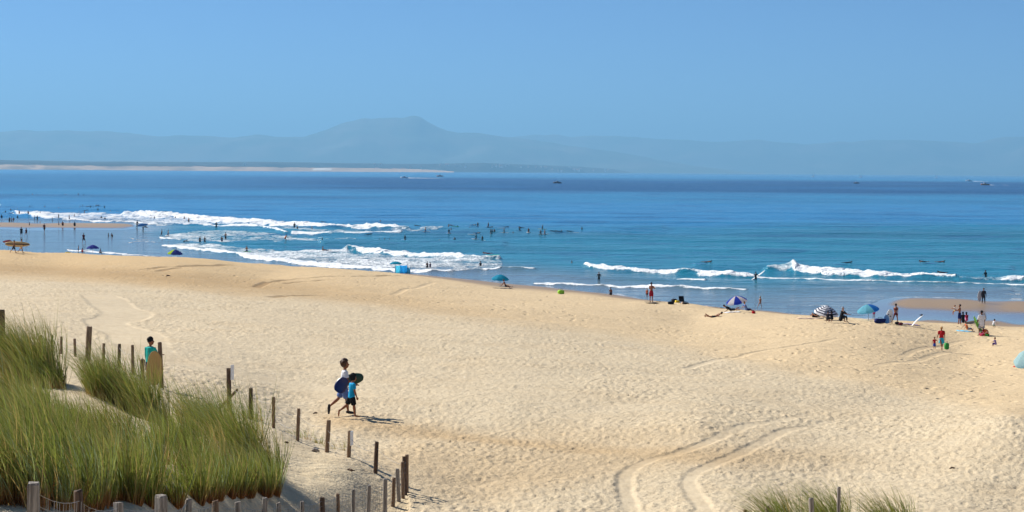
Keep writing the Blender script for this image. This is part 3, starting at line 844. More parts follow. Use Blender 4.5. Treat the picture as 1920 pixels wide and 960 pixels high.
def along_uv(uvs, n, jit):
    a = np.array(uvs, float); s = np.linspace(0, len(a) - 1, n)
    out = []
    for k in s:
        i = min(int(k), len(a) - 2); f = k - i
        u, v = a[i] * (1 - f) + a[i + 1] * f
        x, y, z = march(u + random.uniform(-jit, jit) * 0.6, v + random.uniform(-jit, jit) * 0.5, sea=False)
        out.append((x, y, ground(x, y)))
    return out
MASS = [([(18, 704), (60, 712), (100, 726)], 12, 1.42), ([(0, 752), (40, 762), (90, 785)], 8, 0.95), ([(190, 744), (225, 754), (262, 775), (300, 802)], 14, 1.25),
        ([(352, 790), (400, 822), (440, 848), (480, 882), (508, 905)], 17, 1.26), ([(-10, 846), (100, 856), (200, 862), (285, 872)], 17, 1.08), ([(110, 800), (150, 812), (210, 822)], 5, 0.8), ([(330, 835), (370, 850)], 3, 0.8),
        ([(340, 872), (400, 880), (470, 900)], 6, 0.9), ([(-15, 900), (100, 905), (200, 908), (270, 915)], 16, 1.0), ([(-20, 935), (60, 940), (130, 945), (200, 938)], 17, 1.15)]
tl = []
for uvs, n, h in MASS:
    for (x, y, z) in along_uv(uvs, n, 14):
        tl.append((x, y, z, random.uniform(.18, .30), h * random.choice([.62, .85, 1.0, 1.15, 1.32]) * random.uniform(.92, 1.08), random.choice([150, 260, 330]), random.uniform(.18, .34), -random.uniform(.25, .85), random.choice([.06, .12, .35])))
og = link('dune_grass', blades(tl), GRASS)
tag(og, 'thick windswept marram grass covering the dune at the left', None, None, 'stuff')

def tussock(u, v, d, r, h, n, label, group, lean=(-.55), dry=0.08, spread=.2):
    if d: p = at_d(u, 480, d); x, y = p[0], p[1]; z = ground(x, y)
    else: x, y, z = march(u, v, sea=False)
    o = link('grass_tussock', blades([(0, 0, 0, r, h, n, spread, lean, dry)]), GRASS, None, (x, y, z))
    tag(o, label, 'grass', group)
    return o
names = ['first', 'second', 'third', 'fourth', 'fifth', 'sixth', 'seventh', 'eighth', 'ninth', 'tenth', 'eleventh', 'last']
for i, (u, v) in enumerate([(222, 940), (250, 946), (277, 948), (326, 948), (371, 943), (389, 938), (406, 934), (430, 931), (447, 930), (463, 929), (498, 928), (515, 929)]):
    tussock(u, v, None, random.uniform(.10, .15), random.uniform(.95, 1.15), 240, f'{names[i]} from the left of the brown-footed grass tussocks lining the front fence', 'tussocks along the front of the dune', -random.uniform(.1, .45), .15, .34)
for (u, d, h, lab) in [(1482, 35.5, 1.3, 'left tuft of dune grass poking up at the lower right'), (1578, 36, 1.38, 'middle and tallest green grass tuft poking up at the lower right'), (1694, 35.5, 1.25, 'right tuft of dune grass standing apart at the lower right')]:
    tussock(u, 0, d, .24, h, 760, lab, 'grass tufts at the lower right', -.7, .12, .30)
for (u, v, h, lab) in [(474, 786, .5, 'sparse grass wisp at the foot of the post below the white notice'), (562, 822, .42, 'small grass wisp between the fence posts below the walking boys'), (590, 832, .35, 'low dry grass wisp left of the tall bare fence post'), (628, 846, .40, 'thin grass wisp just behind the tall bare fence post')]:
    tussock(u, v, None, .28, h, 60, lab, 'sparse wisps along the back fence', -.4, .4, .35)
# ------------------------------------------------------------------ people
def tube(bm, pts, rad, n=10, side=None):
    """a closed tapering tube through pts; rad = radius or (half width, half depth) per point"""
    pts = [Vector(p) for p in pts]
    rings = []
    for i, p in enumerate(pts):
        d = (pts[min(i + 1, len(pts) - 1)] - pts[max(i - 1, 0)]).normalized()
        s = Vector(side) if side is not None else (Vector((1, 0, 0)) if abs(d.x) < 0.8 else Vector((0, 1, 0)))
        s = (s - d * s.dot(d)).normalized(); q = d.cross(s)
        r = rad[i]; rx, ry = r if isinstance(r, (tuple, list)) else (r, r)
        rings.append([bm.verts.new(p + s * rx * math.cos(2 * math.pi * j / n) + q * ry * math.sin(2 * math.pi * j / n)) for j in range(n)])
    for a, b in zip(rings[:-1], rings[1:]):
        for j in range(n): bm.faces.new((a[j], a[(j + 1) % n], b[(j + 1) % n], b[j]))
    for ring, p, sg, r in ((rings[0], pts[0], -1, rad[0]), (rings[-1], pts[-1], 1, rad[-1])):
        d = (pts[1] - pts[0]).normalized() if sg < 0 else (pts[-1] - pts[-2]).normalized()
        k = r if not isinstance(r, (tuple, list)) else min(r)
        c = bm.verts.new(p + d * sg * k * 0.7)
        for j in range(n):
            bm.faces.new((ring[(j + 1) % n], ring[j], c) if sg < 0 else (ring[j], ring[(j + 1) % n], c))

def blob(bm, c, r, n=10, rot=None):
    m = bmesh.ops.create_icosphere(bm, subdivisions=2, radius=1.0)
    for v in m['verts']:
        q = Vector((v.co.x * r[0], v.co.y * r[1], v.co.z * r[2]))
        if rot is not None: q = rot @ q
        v.co = q + Vector(c)

def fuse(bm, voxel, smooth=3):
    """melt the overlapping pieces into one continuous skin"""
    me0 = bpy.data.meshes.new('tmp'); bm.to_mesh(me0); bm.free()
    o = bpy.data.objects.new('tmp', me0); COL.objects.link(o)
    m = o.modifiers.new('r', 'REMESH'); m.mode = 'VOXEL'; m.voxel_size = voxel; m.use_smooth_shade = True
    s = o.modifiers.new('s', 'SMOOTH'); s.iterations = smooth; s.factor = 0.5
    dg = bpy.context.evaluated_depsgraph_get()
    me = bpy.data.meshes.new_from_object(o.evaluated_get(dg))
    bpy.data.objects.remove(o); bpy.data.meshes.remove(me0)
    return me

R = math.radians
def sag(a, ab, s):                  # direction of a limb: flexed forward by a, out to the side by ab
    return Vector((s * math.sin(R(ab)), math.sin(R(a)) * math.cos(R(ab)), -math.cos(R(a)) * math.cos(R(ab))))

def skeleton(pose, hs=1.0):
    """joint positions for a figure of height 1 facing +Y"""
    J = {}
    L = R(pose.get('lean', 2)); upv = Vector((0, math.sin(L), math.cos(L)))
    J['pelvis'] = Vector((0, 0, 0.52))
    J['waist'] = J['pelvis'] + upv * 0.10
    J['chest'] = J['pelvis'] + upv * 0.21
    J['neck'] = J['pelvis'] + upv * 0.305
    hp = R(pose.get('head', 0)) + L * 0.35; hy = R(pose.get('yaw', 0))
    hv = Vector((0, math.sin(hp), math.cos(hp)))
    J['head'] = J['neck'] + hv * (0.045 + 0.065 * hs)
    J['hv'] = hv; J['face'] = Vector((math.sin(hy) , math.cos(hy) * math.cos(hp), -math.sin(hp) * math.cos(hy))).normalized()
    for s, k in ((-1, 'L'), (1, 'R')):
        J['sh' + k] = J['neck'] - upv * 0.025 + Vector((s * 0.105, 0, 0))
        f, ab, e = pose.get('arm' + k, (0, 8, 12))
        J['el' + k] = J['sh' + k] + sag(f, ab, s) * 0.165
        J['wr' + k] = J['el' + k] + sag(f + e, ab * pose.get('inw', 0.4), s) * 0.145
        J['ha' + k] = J['wr' + k] + sag(f + e * 1.1, ab * 0.4, s) * 0.09
        J['hip' + k] = J['pelvis'] + Vector((s * 0.052, 0, -0.02))
        f, ab, e = pose.get('leg' + k, (1, 3, 2))
        J['kn' + k] = J['hip' + k] + sag(f, ab, s) * 0.235
        J['an' + k] = J['kn' + k] + sag(f - e, ab * 0.5, s) * 0.235
        fa = f - e + 90 + pose.get('foot' + k, pose.get('foot', -4))
        J['to' + k] = J['an' + k] + sag(fa, 4, s) * 0.10 + sag(f - e, 0, s) * 0.022
    if 'rot' in pose:
        M = Matrix.Rotation(R(pose['rot']), 3, 'X')
        for k in J: J[k] = M @ J[k]
    return J

def body_bm(J, g=1.0, hs=1.0, fingers=False):
    bm = bmesh.new()
    X_ = Vector((1, 0, 0))
    tube(bm, [J['pelvis'] + (J['pelvis'] - J['waist']) * 0.5, J['pelvis'], J['waist'], J['chest'], J['neck'] + (J['chest'] - J['neck']) * 0.15, J['neck']],
         [(.07 * g, .05 * g), (.083 * g, .058 * g), (.07 * g, .05 * g), (.09 * g, .06 * g), (.085 * g, .048 * g), (.04, .035)], 14, X_)
    tube(bm, [J['neck'], J['head']], [.031, .03], 8)
    zr = J['hv'].to_track_quat('Z', 'Y').to_matrix()
    blob(bm, J['head'], (.046 * hs, .055 * hs, .066 * hs), rot=zr)
    blob(bm, J['head'] + J['face'] * .02 * hs - J['hv'] * .035 * hs, (.033 * hs, .036 * hs, .032 * hs), rot=zr)      # jaw
    blob(bm, J['head'] + J['face'] * .058 * hs - J['hv'] * .010 * hs, (.009 * hs, .012 * hs, .014 * hs), rot=zr)     # nose
    sd = J['face'].cross(J['hv']).normalized()
    for s in (-1, 1): blob(bm, J['head'] + sd * s * .046 * hs - J['hv'] * .006, (.008, .013, .017))                   # ears
    for k in 'LR':
        tube(bm, [J['neck'] * 0.6 + J['sh' + k] * 0.4, J['sh' + k], J['sh' + k].lerp(J['el' + k], .4), J['el' + k], J['el' + k].lerp(J['wr' + k], .3), J['wr' + k]],
             [.034 * g, .034 * g, .029 * g, .022 * g, .024 * g, .0155], 9)
        d = (J['ha' + k] - J['wr' + k])
        if fingers:
            tube(bm, [J['wr' + k], J['wr' + k] + d * .25, J['wr' + k] + d * .52], [(.014, .012), (.024, .012), (.025, .011)], 8, Vector((0, 1, 0)))
            s = -1 if k == 'L' else 1
            for i, (o_, l_) in enumerate(((-.019, .40), (-.0065, .47), (.006, .44), (.018, .34))):
                b = J['wr' + k] + d * .48 + Vector((0, o_, 0)); m = b + d * l_ * .55 + Vector((-s * .003, 0, 0)); e = m + d * l_ * .5 + Vector((-s * .010, 0, 0))
                tube(bm, [b, m, e], [.0062, .0058, .0045], 6)
            b = J['wr' + k] + d * .15 + Vector((0, .018, 0)); tube(bm, [b, b + d * .2 + Vector((-s * .006, .016, 0)), b + d * .42 + Vector((-s * .01, .02, 0))], [.008, .0068, .0052], 6)
        else:
            tube(bm, [J['wr' + k], J['wr' + k] + d * .4, J['wr' + k] + d * .95], [.0145, .021, .011], 7)
        tube(bm, [J['pelvis'].lerp(J['hip' + k], .8), J['hip' + k].lerp(J['kn' + k], .12), J['hip' + k].lerp(J['kn' + k], .5), J['kn' + k], J['kn' + k].lerp(J['an' + k], .3), J['kn' + k].lerp(J['an' + k], .7), J['an' + k]],
             [.05 * g, .054 * g, .045 * g, .031 * g, .034 * g, .024 * g, .0185], 10)
        hd = J['an' + k] - (J['to' + k] - J['an' + k]) * 0.28
        tube(bm, [hd, J['an' + k].lerp(J['to' + k], .2), J['an' + k].lerp(J['to' + k], .7), J['to' + k] + (J['to' + k] - J['an' + k]) * .12], [.017, .024, .021, .013], 8)
    return bm

def cloth_bm(J, kind, g=1.0):
    bm = bmesh.new(); X_ = Vector((1, 0, 0)); o = 0.010
    dn = (J['pelvis'] - J['waist']).normalized()
    def torso(low, top=1.0, fat=1.0):
        a = J['pelvis'] + dn * low
        tube(bm, [a, J['pelvis'], J['waist'], J['chest'], J['neck'].lerp(J['chest'], .18), J['neck'].lerp(J['chest'], .02)],
             [(.088 * g * fat + o, .062 * g * fat + o), (.086 * g * fat + o, .062 * g * fat + o), (.078 * g * fat + o, .058 * g * fat + o), (.092 * g + o, .062 * g + o), (.09 * g + o, .052 * g + o), (.048, .042)], 14, X_)
    def sleeve(k, f):
        e = J['sh' + k].lerp(J['el' + k], min(f, 1)); pts = [J['neck'] * .5 + J['sh' + k] * .5, J['sh' + k], e]; rr = [.038 * g, .040 * g + o * .6, .036 * g + o * .5]
        if f > 1: pts.append(J['el' + k].lerp(J['wr' + k], f - 1)); rr = [.038 * g, .040 * g + o * .5, .028 * g + o * .5, .022 * g + o * .3]
        tube(bm, pts, rr, 9)
    def leg(k, f, wide=1.0):
        e = J['hip' + k].lerp(J['kn' + k], min(f, 1))
        pts = [J['pelvis'].lerp(J['hip' + k], .7), J['hip' + k].lerp(J['kn' + k], .15), e]; rr = [.055 * g, .060 * g + o * .5, (.054 - .016 * min(f, 1)) * g * wide + o * wide]
        if f > 1:
            pts += [J['kn' + k].lerp(J['an' + k], .3), J['kn' + k].lerp(J['an' + k], f - 1)]; rr[2] = .034 * g + o * .5; rr += [.037 * g + o * .5, .024 * g + o * .4]
        tube(bm, pts, rr, 10)
    def hipband(top=.55):
        tube(bm, [J['pelvis'] + dn * .05, J['pelvis'], J['pelvis'].lerp(J['waist'], top)], [(.078 * g + o, .058 * g + o), (.087 * g + o, .062 * g + o), (.08 * g + o, .058 * g + o)], 14, X_)
    if kind == 'tshirt': torso(.045, fat=1.06); sleeve('L', .62); sleeve('R', .62)
    elif kind == 'rash_shirt': torso(.03); sleeve('L', 1.85); sleeve('R', 1.85)
    elif kind == 'long_shirt': torso(.13, fat=1.15); sleeve('L', .9); sleeve('R', .9)
    elif kind == 'wetsuit':
        torso(.05); [sleeve(k, 1.9) for k in 'LR']; [leg(k, 1.9) for k in 'LR']
    elif kind == 'shorty': torso(.05); [sleeve(k, .7) for k in 'LR']; [leg(k, .8) for k in 'LR']
    elif kind == 'shorts': hipband(); [leg(k, .82, 1.2) for k in 'LR']
    elif kind == 'trunks': hipband(); [leg(k, .42, 1.05) for k in 'LR']
    elif kind == 'trousers': hipband(); [leg(k, 1.75) for k in 'LR']
    elif kind == 'bikini_bottom': hipband(.3); [leg(k, .16) for k in 'LR']
    elif kind == 'bikini_top': tube(bm, [J['waist'].lerp(J['chest'], .72), J['chest'].lerp(J['neck'], .25)], [(.092 * g + o, .062 * g + o)] * 2, 14, X_)
    elif kind == 'swimsuit': torso(.04)
    elif kind == 'skirt':
        m = (J['knL'] + J['knR']) / 2
        tube(bm, [J['waist'].lerp(J['pelvis'], .3), J['pelvis'], J['pelvis'].lerp(m, .45), J['pelvis'].lerp(m, .85)], [(.085, .065), (.1, .078), (.115, .09), (.128, .1)], 16, X_)
    elif kind in ('shoe_L', 'shoe_R'):
        for k in kind[-1]:
            hd = J['an' + k] - (J['to' + k] - J['an' + k]) * 0.32
            tube(bm, [hd, J['an' + k].lerp(J['to' + k], .2), J['an' + k].lerp(J['to' + k], .7), J['to' + k] + (J['to' + k] - J['an' + k]) * .22], [.024, .031, .028, .018], 8)
    elif kind == 'backpack':
        bk = -J['face']; c = J['chest'] + Vector((bk.x, bk.y, 0)).normalized() * .105 - (J['neck'] - J['chest']) * .15
        blob(bm, c, (.085, .05, .115)); tube(bm, [c + Vector((.05, 0, .06)), J['shR'] * .8 + J['neck'] * .2 + Vector((0, 0, .035)), c + Vector((.06, .1, -.05))], [.014] * 3, 6); tube(bm, [c + Vector((-.05, 0, .06)), J['shL'] * .8 + J['neck'] * .2 + Vector((0, 0, .035)), c + Vector((-.06, .1, -.05))], [.014] * 3, 6)
    return bm

def hair_bm(J, style='short', hs=1.0, seed=0):
    bm = bmesh.new()
    c = J['head'] + J['hv'] * .012 * hs - J['face'] * .010 * hs
    zr = J['hv'].to_track_quat('Z', 'Y').to_matrix()
    k = {'short': 1.0, 'mop': 1.24, 'long': 1.06, 'bun': 1.0, 'cap': 1.04}.get(style, 1.0) * hs
    blob(bm, c + J['hv'] * .008 * hs, (.053 * k, .059 * k, .064 * k), rot=zr)
    rr = random.Random(seed)
    for i in range(14):
        a = rr.uniform(0, 6.28); e = rr.uniform(0.1, 1.3)
        sd = J['face'].cross(J['hv']).normalized()
        dv = sd * math.cos(a) * math.cos(e) - J['face'] * abs(math.sin(a)) * math.cos(e) + J['hv'] * math.sin(e)
        blob(bm, c + dv * .048 * k, (.017 * k, .017 * k, .015 * k))
    # open the face: fringe only above the brow
    if style == 'long':
        tube(bm, [J['head'] - J['face'] * .03, J['neck'] - J['face'] * .045, J['neck'].lerp(J['chest'], .3) - J['face'] * .06], [(.05, .03), (.045, .025), (.03, .014)], 10, Vector((1, 0, 0)))
    if style == 'bun': blob(bm, J['head'] - J['face'] * .06 + J['hv'] * .03, (.026, .026, .026))
    for v in bm.verts:
        q = v.co - J['head']
        if q.dot(J['face']) > .030 * hs and q.dot(J['hv']) < .026 * hs and style != 'long':
            v.co -= J['face'] * (q.dot(J['face']) - .022 * hs)
    return bm

SKIN = {k: mat('skin_' + k, lin(c), 0.55, 0.35, 0.08, 9.0) for k, c in dict(tan=(172, 112, 78), brown=(142, 88, 58), dark=(112, 68, 46), fair=(206, 150, 118)).items()}
HAIR = {k: mat('hair_' + k, lin(c), 0.6, 0.3, 0.3, 40.0) for k, c in dict(black=(28, 22, 20), brown=(74, 46, 28), chestnut=(112, 72, 42), blond=(176, 136, 82), grey=(140, 132, 124)).items()}
CL = {}
def cloth(name, c, **kw):
    if name not in CL: CL[name] = mat('fabric_' + name, lin(c), 0.85, 0.15, 0.14, 10.0, 0.006, **kw)
    return CL[name]
for k, c in dict(white=(226, 226, 228), cyan=(24, 160, 214), black=(26, 26, 30), navy=(26, 36, 92), teal=(34, 190, 178), red=(184, 30, 34), crimson=(150, 24, 40), blue=(42, 84, 180),
                 turquoise=(52, 186, 206), pink=(226, 96, 140), purple=(92, 70, 130), orange=(236, 110, 48), grey=(150, 152, 160), green=(60, 150, 70), yellow=(226, 196, 60), charcoal=(48, 48, 54),
                 lilac=(150, 130, 180), plum=(96, 34, 48), denim=(96, 120, 176), lime=(150, 205, 60), maroon=(106, 40, 46), skyblue=(120, 196, 226), sand_towel=(206, 180, 160)).items():
    cloth(k, c)
RUBBER = mat('wetsuit_rubber', (0.012, 0.013, 0.018), 0.5, 0.4, 0.1)

POSE = {
 'stand': {}, 'stand2': dict(legL=(6, 5, 4), legR=(-6, 4, 2), armL=(8, 10, 20), armR=(-6, 8, 10)),
 'hips': dict(legL=(4, 5, 2), legR=(-3, 6, 0), armL=(-15, 35, 70), armR=(-15, 35, 70), inw=-.8),
 'fold': dict(armL=(30, 10, 95), armR=(30, 10, 95), inw=-1.5, legL=(3, 3, 2), legR=(-3, 3, 0)),
 'walk': dict(lean=5, legL=(-30, 2, 14), legR=(20, 2, 4), armL=(22, 6, 20), armR=(-18, 6, 14), footL=-28),
 'walk2': dict(lean=5, legR=(-28, 2, 18), legL=(18, 2, 4), armR=(20, 6, 20), armL=(-16, 6, 14), footR=-28),
 'carry': dict(lean=4, legL=(-26, 3, 14), legR=(18, 3, 4), armL=(10, 18, 45), armR=(14, 22, 40), footL=-25),
 'sit': dict(lean=14, legL=(112, 8, 112), legR=(108, 10, 104), armL=(48, 6, 28), armR=(52, 6, 24), foot=-20),
 'sit_back': dict(lean=-24, legL=(82, 8, 4), legR=(98, 8, 66), armL=(-42, 14, 4), armR=(-42, 14, 4), foot=-10),
 'prone': dict(rot=-92, lean=-30, head=-20, legL=(-2, 4, 4), legR=(-3, 6, 30), armL=(62, 14, 84), armR=(62, 14, 84), foot=50),
 'paddle': dict(rot=-90, lean=-9, head=-24, legL=(0, 3, 2), legR=(0, 3, 4), armL=(118, 12, 24), armR=(150, 12, 12), foot=70),
 'straddle': dict(lean=4, legL=(58, 32, 60), legR=(58, 32, 60), armL=(26, 12, 28), armR=(26, 12, 28)),
 'bend': dict(lean=78, head=20, legL=(10, 5, 14), legR=(4, 5, 12), armL=(66, 6, 10), armR=(60, 6, 14)),
 'crouch': dict(lean=34, legL=(64, 10, 92), legR=(50, 10, 96), armL=(30, 40, 30), armR=(26, 46, 24)),
 'crawl': dict(rot=-62, lean=-8, head=-38, legL=(78, 8, 92), legR=(88, 8, 98), armL=(66, 6, 6), armR=(76, 6, 4), foot=40),
 'hold': dict(armL=(12, 6, 10), armR=(30, 26, 40), legL=(3, 3, 2), legR=(-2, 4, 2)),
 'cradle': dict(lean=0, armL=(42, 12, 78), armR=(30, 12, 84), inw=-1.2, legL=(4, 4, 2), legR=(-4, 4, 2)),
}
def person(label, pos, H, face, pose='stand', skin='tan', hair='black', style='short', wear=(), g=1.0, hs=None, voxel=None, fingers=False, group=None, sink=0.015, eyes=False):
    """wear: (garment, material name) pairs, each a child mesh; the body itself is one continuous mesh"""
    ps = POSE[pose] if isinstance(pose, str) else pose
    hs = hs or (1.0 if H > 1.55 else 1.0 + (1.55 - H) * 0.45)
    J = skeleton(ps, hs)
    vx = (voxel or 0.02) / H
    me = fuse(body_bm(J, g, hs, fingers), vx)
    z = np.empty(len(me.vertices) * 3, np.float32); me.vertices.foreach_get('co', z)
    dz = z[2::3].min()
    M = Matrix.Scale(H, 4) @ Matrix.Translation((0, 0, -dz))
    me.transform(M)
    o = link('person', me, SKIN[skin], None, (pos[0], pos[1], pos[2] - sink))
    o.rotation_euler = (0, 0, R(face))
    tag(o, label, 'person', group)
    for gar, mn in wear:
        mg = fuse(cloth_bm(J, gar, g), vx * (0.9 if H > 1 else 1), 2); mg.transform(M)
        link(gar.split('_')[0] if gar[:4] == 'shoe' else gar, mg, RUBBER if mn == 'rubber' else CL[mn], o)
    if hair:
        mh = fuse(hair_bm(J, style, hs, int(pos[0] * 10)), vx * .8, 1); mh.transform(M)
        link('cap' if style == 'cap' else 'hair', mh, CL[hair] if hair in CL else HAIR[hair], o)
    if eyes:
        sd = J['face'].cross(J['hv']).normalized()
        for s in (-1, 1):
            be = bmesh.new(); blob(be, J['head'] + J['face'] * .047 * hs + sd * s * .019 * hs + J['hv'] * .004 * hs, (.007, .006, .005))
            m2 = bpy.data.meshes.new('eye'); be.to_mesh(m2); be.free(); m2.transform(M); link('eye', m2, mat('eye_dark', (0.02, 0.015, 0.012), 0.2, 0.5), o)
    return o, J

def px_h(px, d): return px * d / FPX
def spot(u, v): return march(u, v)

def board_mesh(L, W, T, nose=0.55, seg=22, rocker=0.06):
    """surfboard lying along Y, deck up"""
    bm = bmesh.new(); rows = []
    for i in range(seg + 1):
        s = i / seg
        w = W / 2 * (max(0.0, math.sin(math.pi * min(1, max(0, s)) ** (0.9)) ) ** nose)
        w = max(w, 0.012)
        y = (s - 0.5) * L; z = rocker * (abs(s - 0.45) * 2) ** 2.5
        th = T * (0.35 + 0.65 * math.sin(math.pi * min(max(s, .04), .96)))
        rows.append([bm.verts.new(c) for c in ((-w, y, z), (-w * .8, y, z + th * .45), (0, y, z + th * .5), (w * .8, y, z + th * .45), (w, y, z), (w * .8, y, z - th * .45), (0, y, z - th * .5), (-w * .8, y, z - th * .45))])
    for a, b in zip(rows[:-1], rows[1:]):
        for j in range(8): bm.faces.new((a[j], a[(j + 1) % 8], b[(j + 1) % 8], b[j])).smooth = True
    bm.faces.new(rows[0][::-1]); bm.faces.new(rows[-1])
    bmesh.ops.recalc_face_normals(bm, faces=bm.faces)
    me = bpy.data.meshes.new('board'); bm.to_mesh(me); bm.free()
    return me
FOAMB = {k: mat('board_' + k, lin(c), 0.35, 0.45, 0.05, 3.0) for k, c in dict(white=(226, 228, 226), tan=(176, 142, 88), lime=(130, 200, 70), green=(70, 214, 120), yellow=(226, 200, 90), navy=(22, 34, 92), darkgreen=(16, 60, 46), blue=(96, 150, 206), cream=(214, 186, 130), stripe=(74, 56, 44), black=(24, 24, 28)).items()}
def fin_mesh():
    bm = bmesh.new()
    prof = [(0, 0), (0.11, 0), (0.03, 0.12), (0.0, 0.11)]
    a = [bm.verts.new((-.004, y, z)) for y, z in prof]; b = [bm.verts.new((.004, y, z)) for y, z in prof]
    bm.faces.new(a); bm.faces.new(b[::-1])
    for i in range(4): bm.faces.new((a[i], b[i], b[(i + 1) % 4], a[(i + 1) % 4]))
    bmesh.ops.recalc_face_normals(bm, faces=bm.faces)
    me = bpy.data.meshes.new('fin'); bm.to_mesh(me); bm.free(); return me
FIN = fin_mesh()
def surfboard(label, loc, rot, L, W, T=.06, col='white', fins=True, group=None, name='surfboard', stripe=None, nose=.55):
    o = link(name, board_mesh(L, W, T, nose), FOAMB[col], None, loc)
    o.rotation_euler = rot
    tag(o, label, name.replace('_', ' '), group)
    if fins:
        for dx, dy in ((0, -.42), (-.12, -.36), (.12, -.36)):
            f = link('fin', FIN, None, o, (dx, dy * L, -T * .4)); f.rotation_euler = (math.pi, 0, 0)
            if not FIN.materials: FIN.materials.append(FOAMB['black'])
    if stripe:
        ms = board_mesh(L * .97, W * .30, T * 1.12, .18); link('stripe', ms, FOAMB[stripe], o)
    return o
# ------------------------------------------------------------------ the three boys near the dune
x, y, z = spot(281, 720)
bpos = (x, y, ground(x, y))
Hb = px_h(84, y)
person('boy in a turquoise long-sleeved top standing on the dune holding a tan board', bpos, Hb, -28, dict(lean=3, yaw=28, head=6, armL=(2, 7, 10), armR=(22, 20, 62), inw=.2, legL=(3, 4, 3), legR=(-2, 4, 2)), 'brown', 'black', 'short',
       (('rash_shirt', 'teal'), ('shorts', 'navy')), .98, 1.32, .0065, True, eyes=True)
surfboard('plain tan oval skimboard stood on end beside the boy in turquoise', (x + .19, y - .24, bpos[2] + .50), (R(96), R(6), R(-8)), 1.06, .50, .022, 'tan', False, None, 'skimboard', None, .42)

x, y, z = spot(652, 776); g1 = ground(x, y)
H1 = px_h(99, y)
person('older walking boy in a white shirt and dark shoes carrying boards', (x - .13, y + .12, g1), H1, -78, dict(lean=3, yaw=8, legL=(-25, 2, 24), legR=(11, 2, 4), armL=(-6, 16, 30), armR=(14, 14, 50), footL=-34), 'brown', 'brown', 'mop',
       (('tshirt', 'white'), ('shorts', 'denim'), ('shoe_L', 'charcoal'), ('shoe_R', 'charcoal')), 1.0, 1.22, .0065, True, eyes=True)
surfboard('navy blue bodyboard tucked under the near arm of the boy in white', (x - .19, y - .16, g1 + H1 * .555), (R(80), R(30), R(8)), .52, .40, .05, 'navy', False, None, 'bodyboard', None, .35)
surfboard('dark green bodyboard carried level in front of the boy in white', (x + .14, y + .30, g1 + H1 * .64), (R(80), R(76), R(6)), .66, .36, .05, 'darkgreen', False, None, 'bodyboard', None, .32)
x, y, z = spot(661, 780); g2 = ground(x, y)
H2 = px_h(78, y)
person('younger barefoot boy in a bright blue shirt and black shorts walking right', (x - .02, y - .12, g2), H2, -68, dict(lean=4, yaw=-6, head=8, legL=(-26, 3, 28), legR=(10, 3, 3), armL=(-10, 10, 12), armR=(6, 10, 12), footL=-32), 'brown', 'black', 'mop',
       (('tshirt', 'cyan'), ('shorts', 'black')), 1.1, 1.28, .0065, True, eyes=True)

# ------------------------------------------------------------------ people on the sand
def bp(label, u, v, px, face, pose, skin='brown', hair='black', style='short', wear=(), group=None, g=1.0, dist=None, hs=None):
    if dist: p = at_d(u, 480, dist); x, y = p[0], p[1]; z = ground(x, y)
    else:
        x, y, z = spot(u, v); z = max(z, ground(x, y))
    return person(label, (x, y, z), px_h(px, y), face, pose, skin, hair, style, wear, g, hs, .02 if px_h(px, y) > 1 else .014, False, group)[0], (x, y, z)
w1, q = bp('front walker with bare back striding along the crest with a striped board', 40, 475, 27, -88, 'carry', 'brown', 'black', 'short', (('shorts', 'sand_towel'),))
bp('rear walker half hidden behind the tail of the striped board', 26, 474.5, 24, -88, 'walk2', 'brown', 'black', 'short', (('shorts', 'charcoal'),))
surfboard('long yellow surfboard with a dark stripe carried along the beach crest', (q[0] - .35, q[1] - .28, q[2] + 1.02), (R(84), R(91), R(0)), 2.75, .62, .08, 'cream', True, None, 'surfboard', 'stripe', .45)
bp('small child in dark trunks standing at the crest left of the blue parasol', 147, 475, 14, -60, 'stand2', 'brown', 'black', 'short', (('trunks', 'charcoal'),))
bp('child in a red top half hidden behind the white board', 154.5, 472, 12, 10, 'stand', 'brown', 'black', 'short', (('tshirt', 'red'), ('trunks', 'black')), dist=226)
bp('dark figure sitting at the sand edge below the blue parasol', 187, 477.5, 16, -70, 'sit', 'dark', 'black', 'short', (('trunks', 'plum'), ('tshirt', 'maroon')))
bp('brown figure sitting on a dark towel by the cyan parasol', 948, 541, 26, -100, 'sit_back', 'brown', 'brown', 'short', (('trunks', 'charcoal'),))
bp('bare-chested man in red shorts standing with folded arms', 1221, 566.5, 37, -25, 'fold', 'brown', 'black', 'short', (('shorts', 'crimson'),))
bp('small child in a red swimsuit left of the man in red shorts', 1213, 560, 19, -20, 'stand2', 'tan', 'black', 'short', (('swimsuit', 'orange'), ('trunks', 'charcoal')))
bp('shirtless youth lying on his front propped on elbows on bare sand', 1320, 598.5, 37, -92, 'prone', 'brown', 'black', 'short', (('trunks', 'charcoal'),))
bp('fair-haired person reclining under the blue and white parasol', 1400, 586, 32, -78, 'sit_back', 'tan', 'chestnut', 'short', (('shorts', 'navy'), ('tshirt', 'denim')))
bp('person in dark clothes lying at the left under the blue and white parasol', 1388, 585, 34, 80, 'prone', 'brown', 'black', 'short', (('tshirt', 'black'), ('shorts', 'charcoal')))
bp('naked toddler walking along the water right of the blue and white parasol', 1425, 578, 22, -40, 'walk', 'tan', 'blond', 'short', ())
bp('person lying face down left of the striped parasol', 1519, 596, 34, -80, 'prone', 'fair', 'black', 'short', (('tshirt', 'grey'), ('trunks', 'black')))
bp('person in black sitting to the left under the striped parasol', 1552, 604, 29, -12, 'sit', 'brown', 'black', 'short', (('tshirt', 'charcoal'), ('shorts', 'black')))
bp('second person in black sitting close under the striped parasol', 1560, 604, 29, 20, 'sit', 'brown', 'black', 'long', (('tshirt', 'black'), ('shorts', 'charcoal')))
bp('figure in dark clothes and a pale cap sitting upright right of the striped parasol', 1577, 605, 42, -70, 'sit', 'tan', 'grey', 'cap', (('long_shirt', 'black'), ('trousers', 'charcoal')))
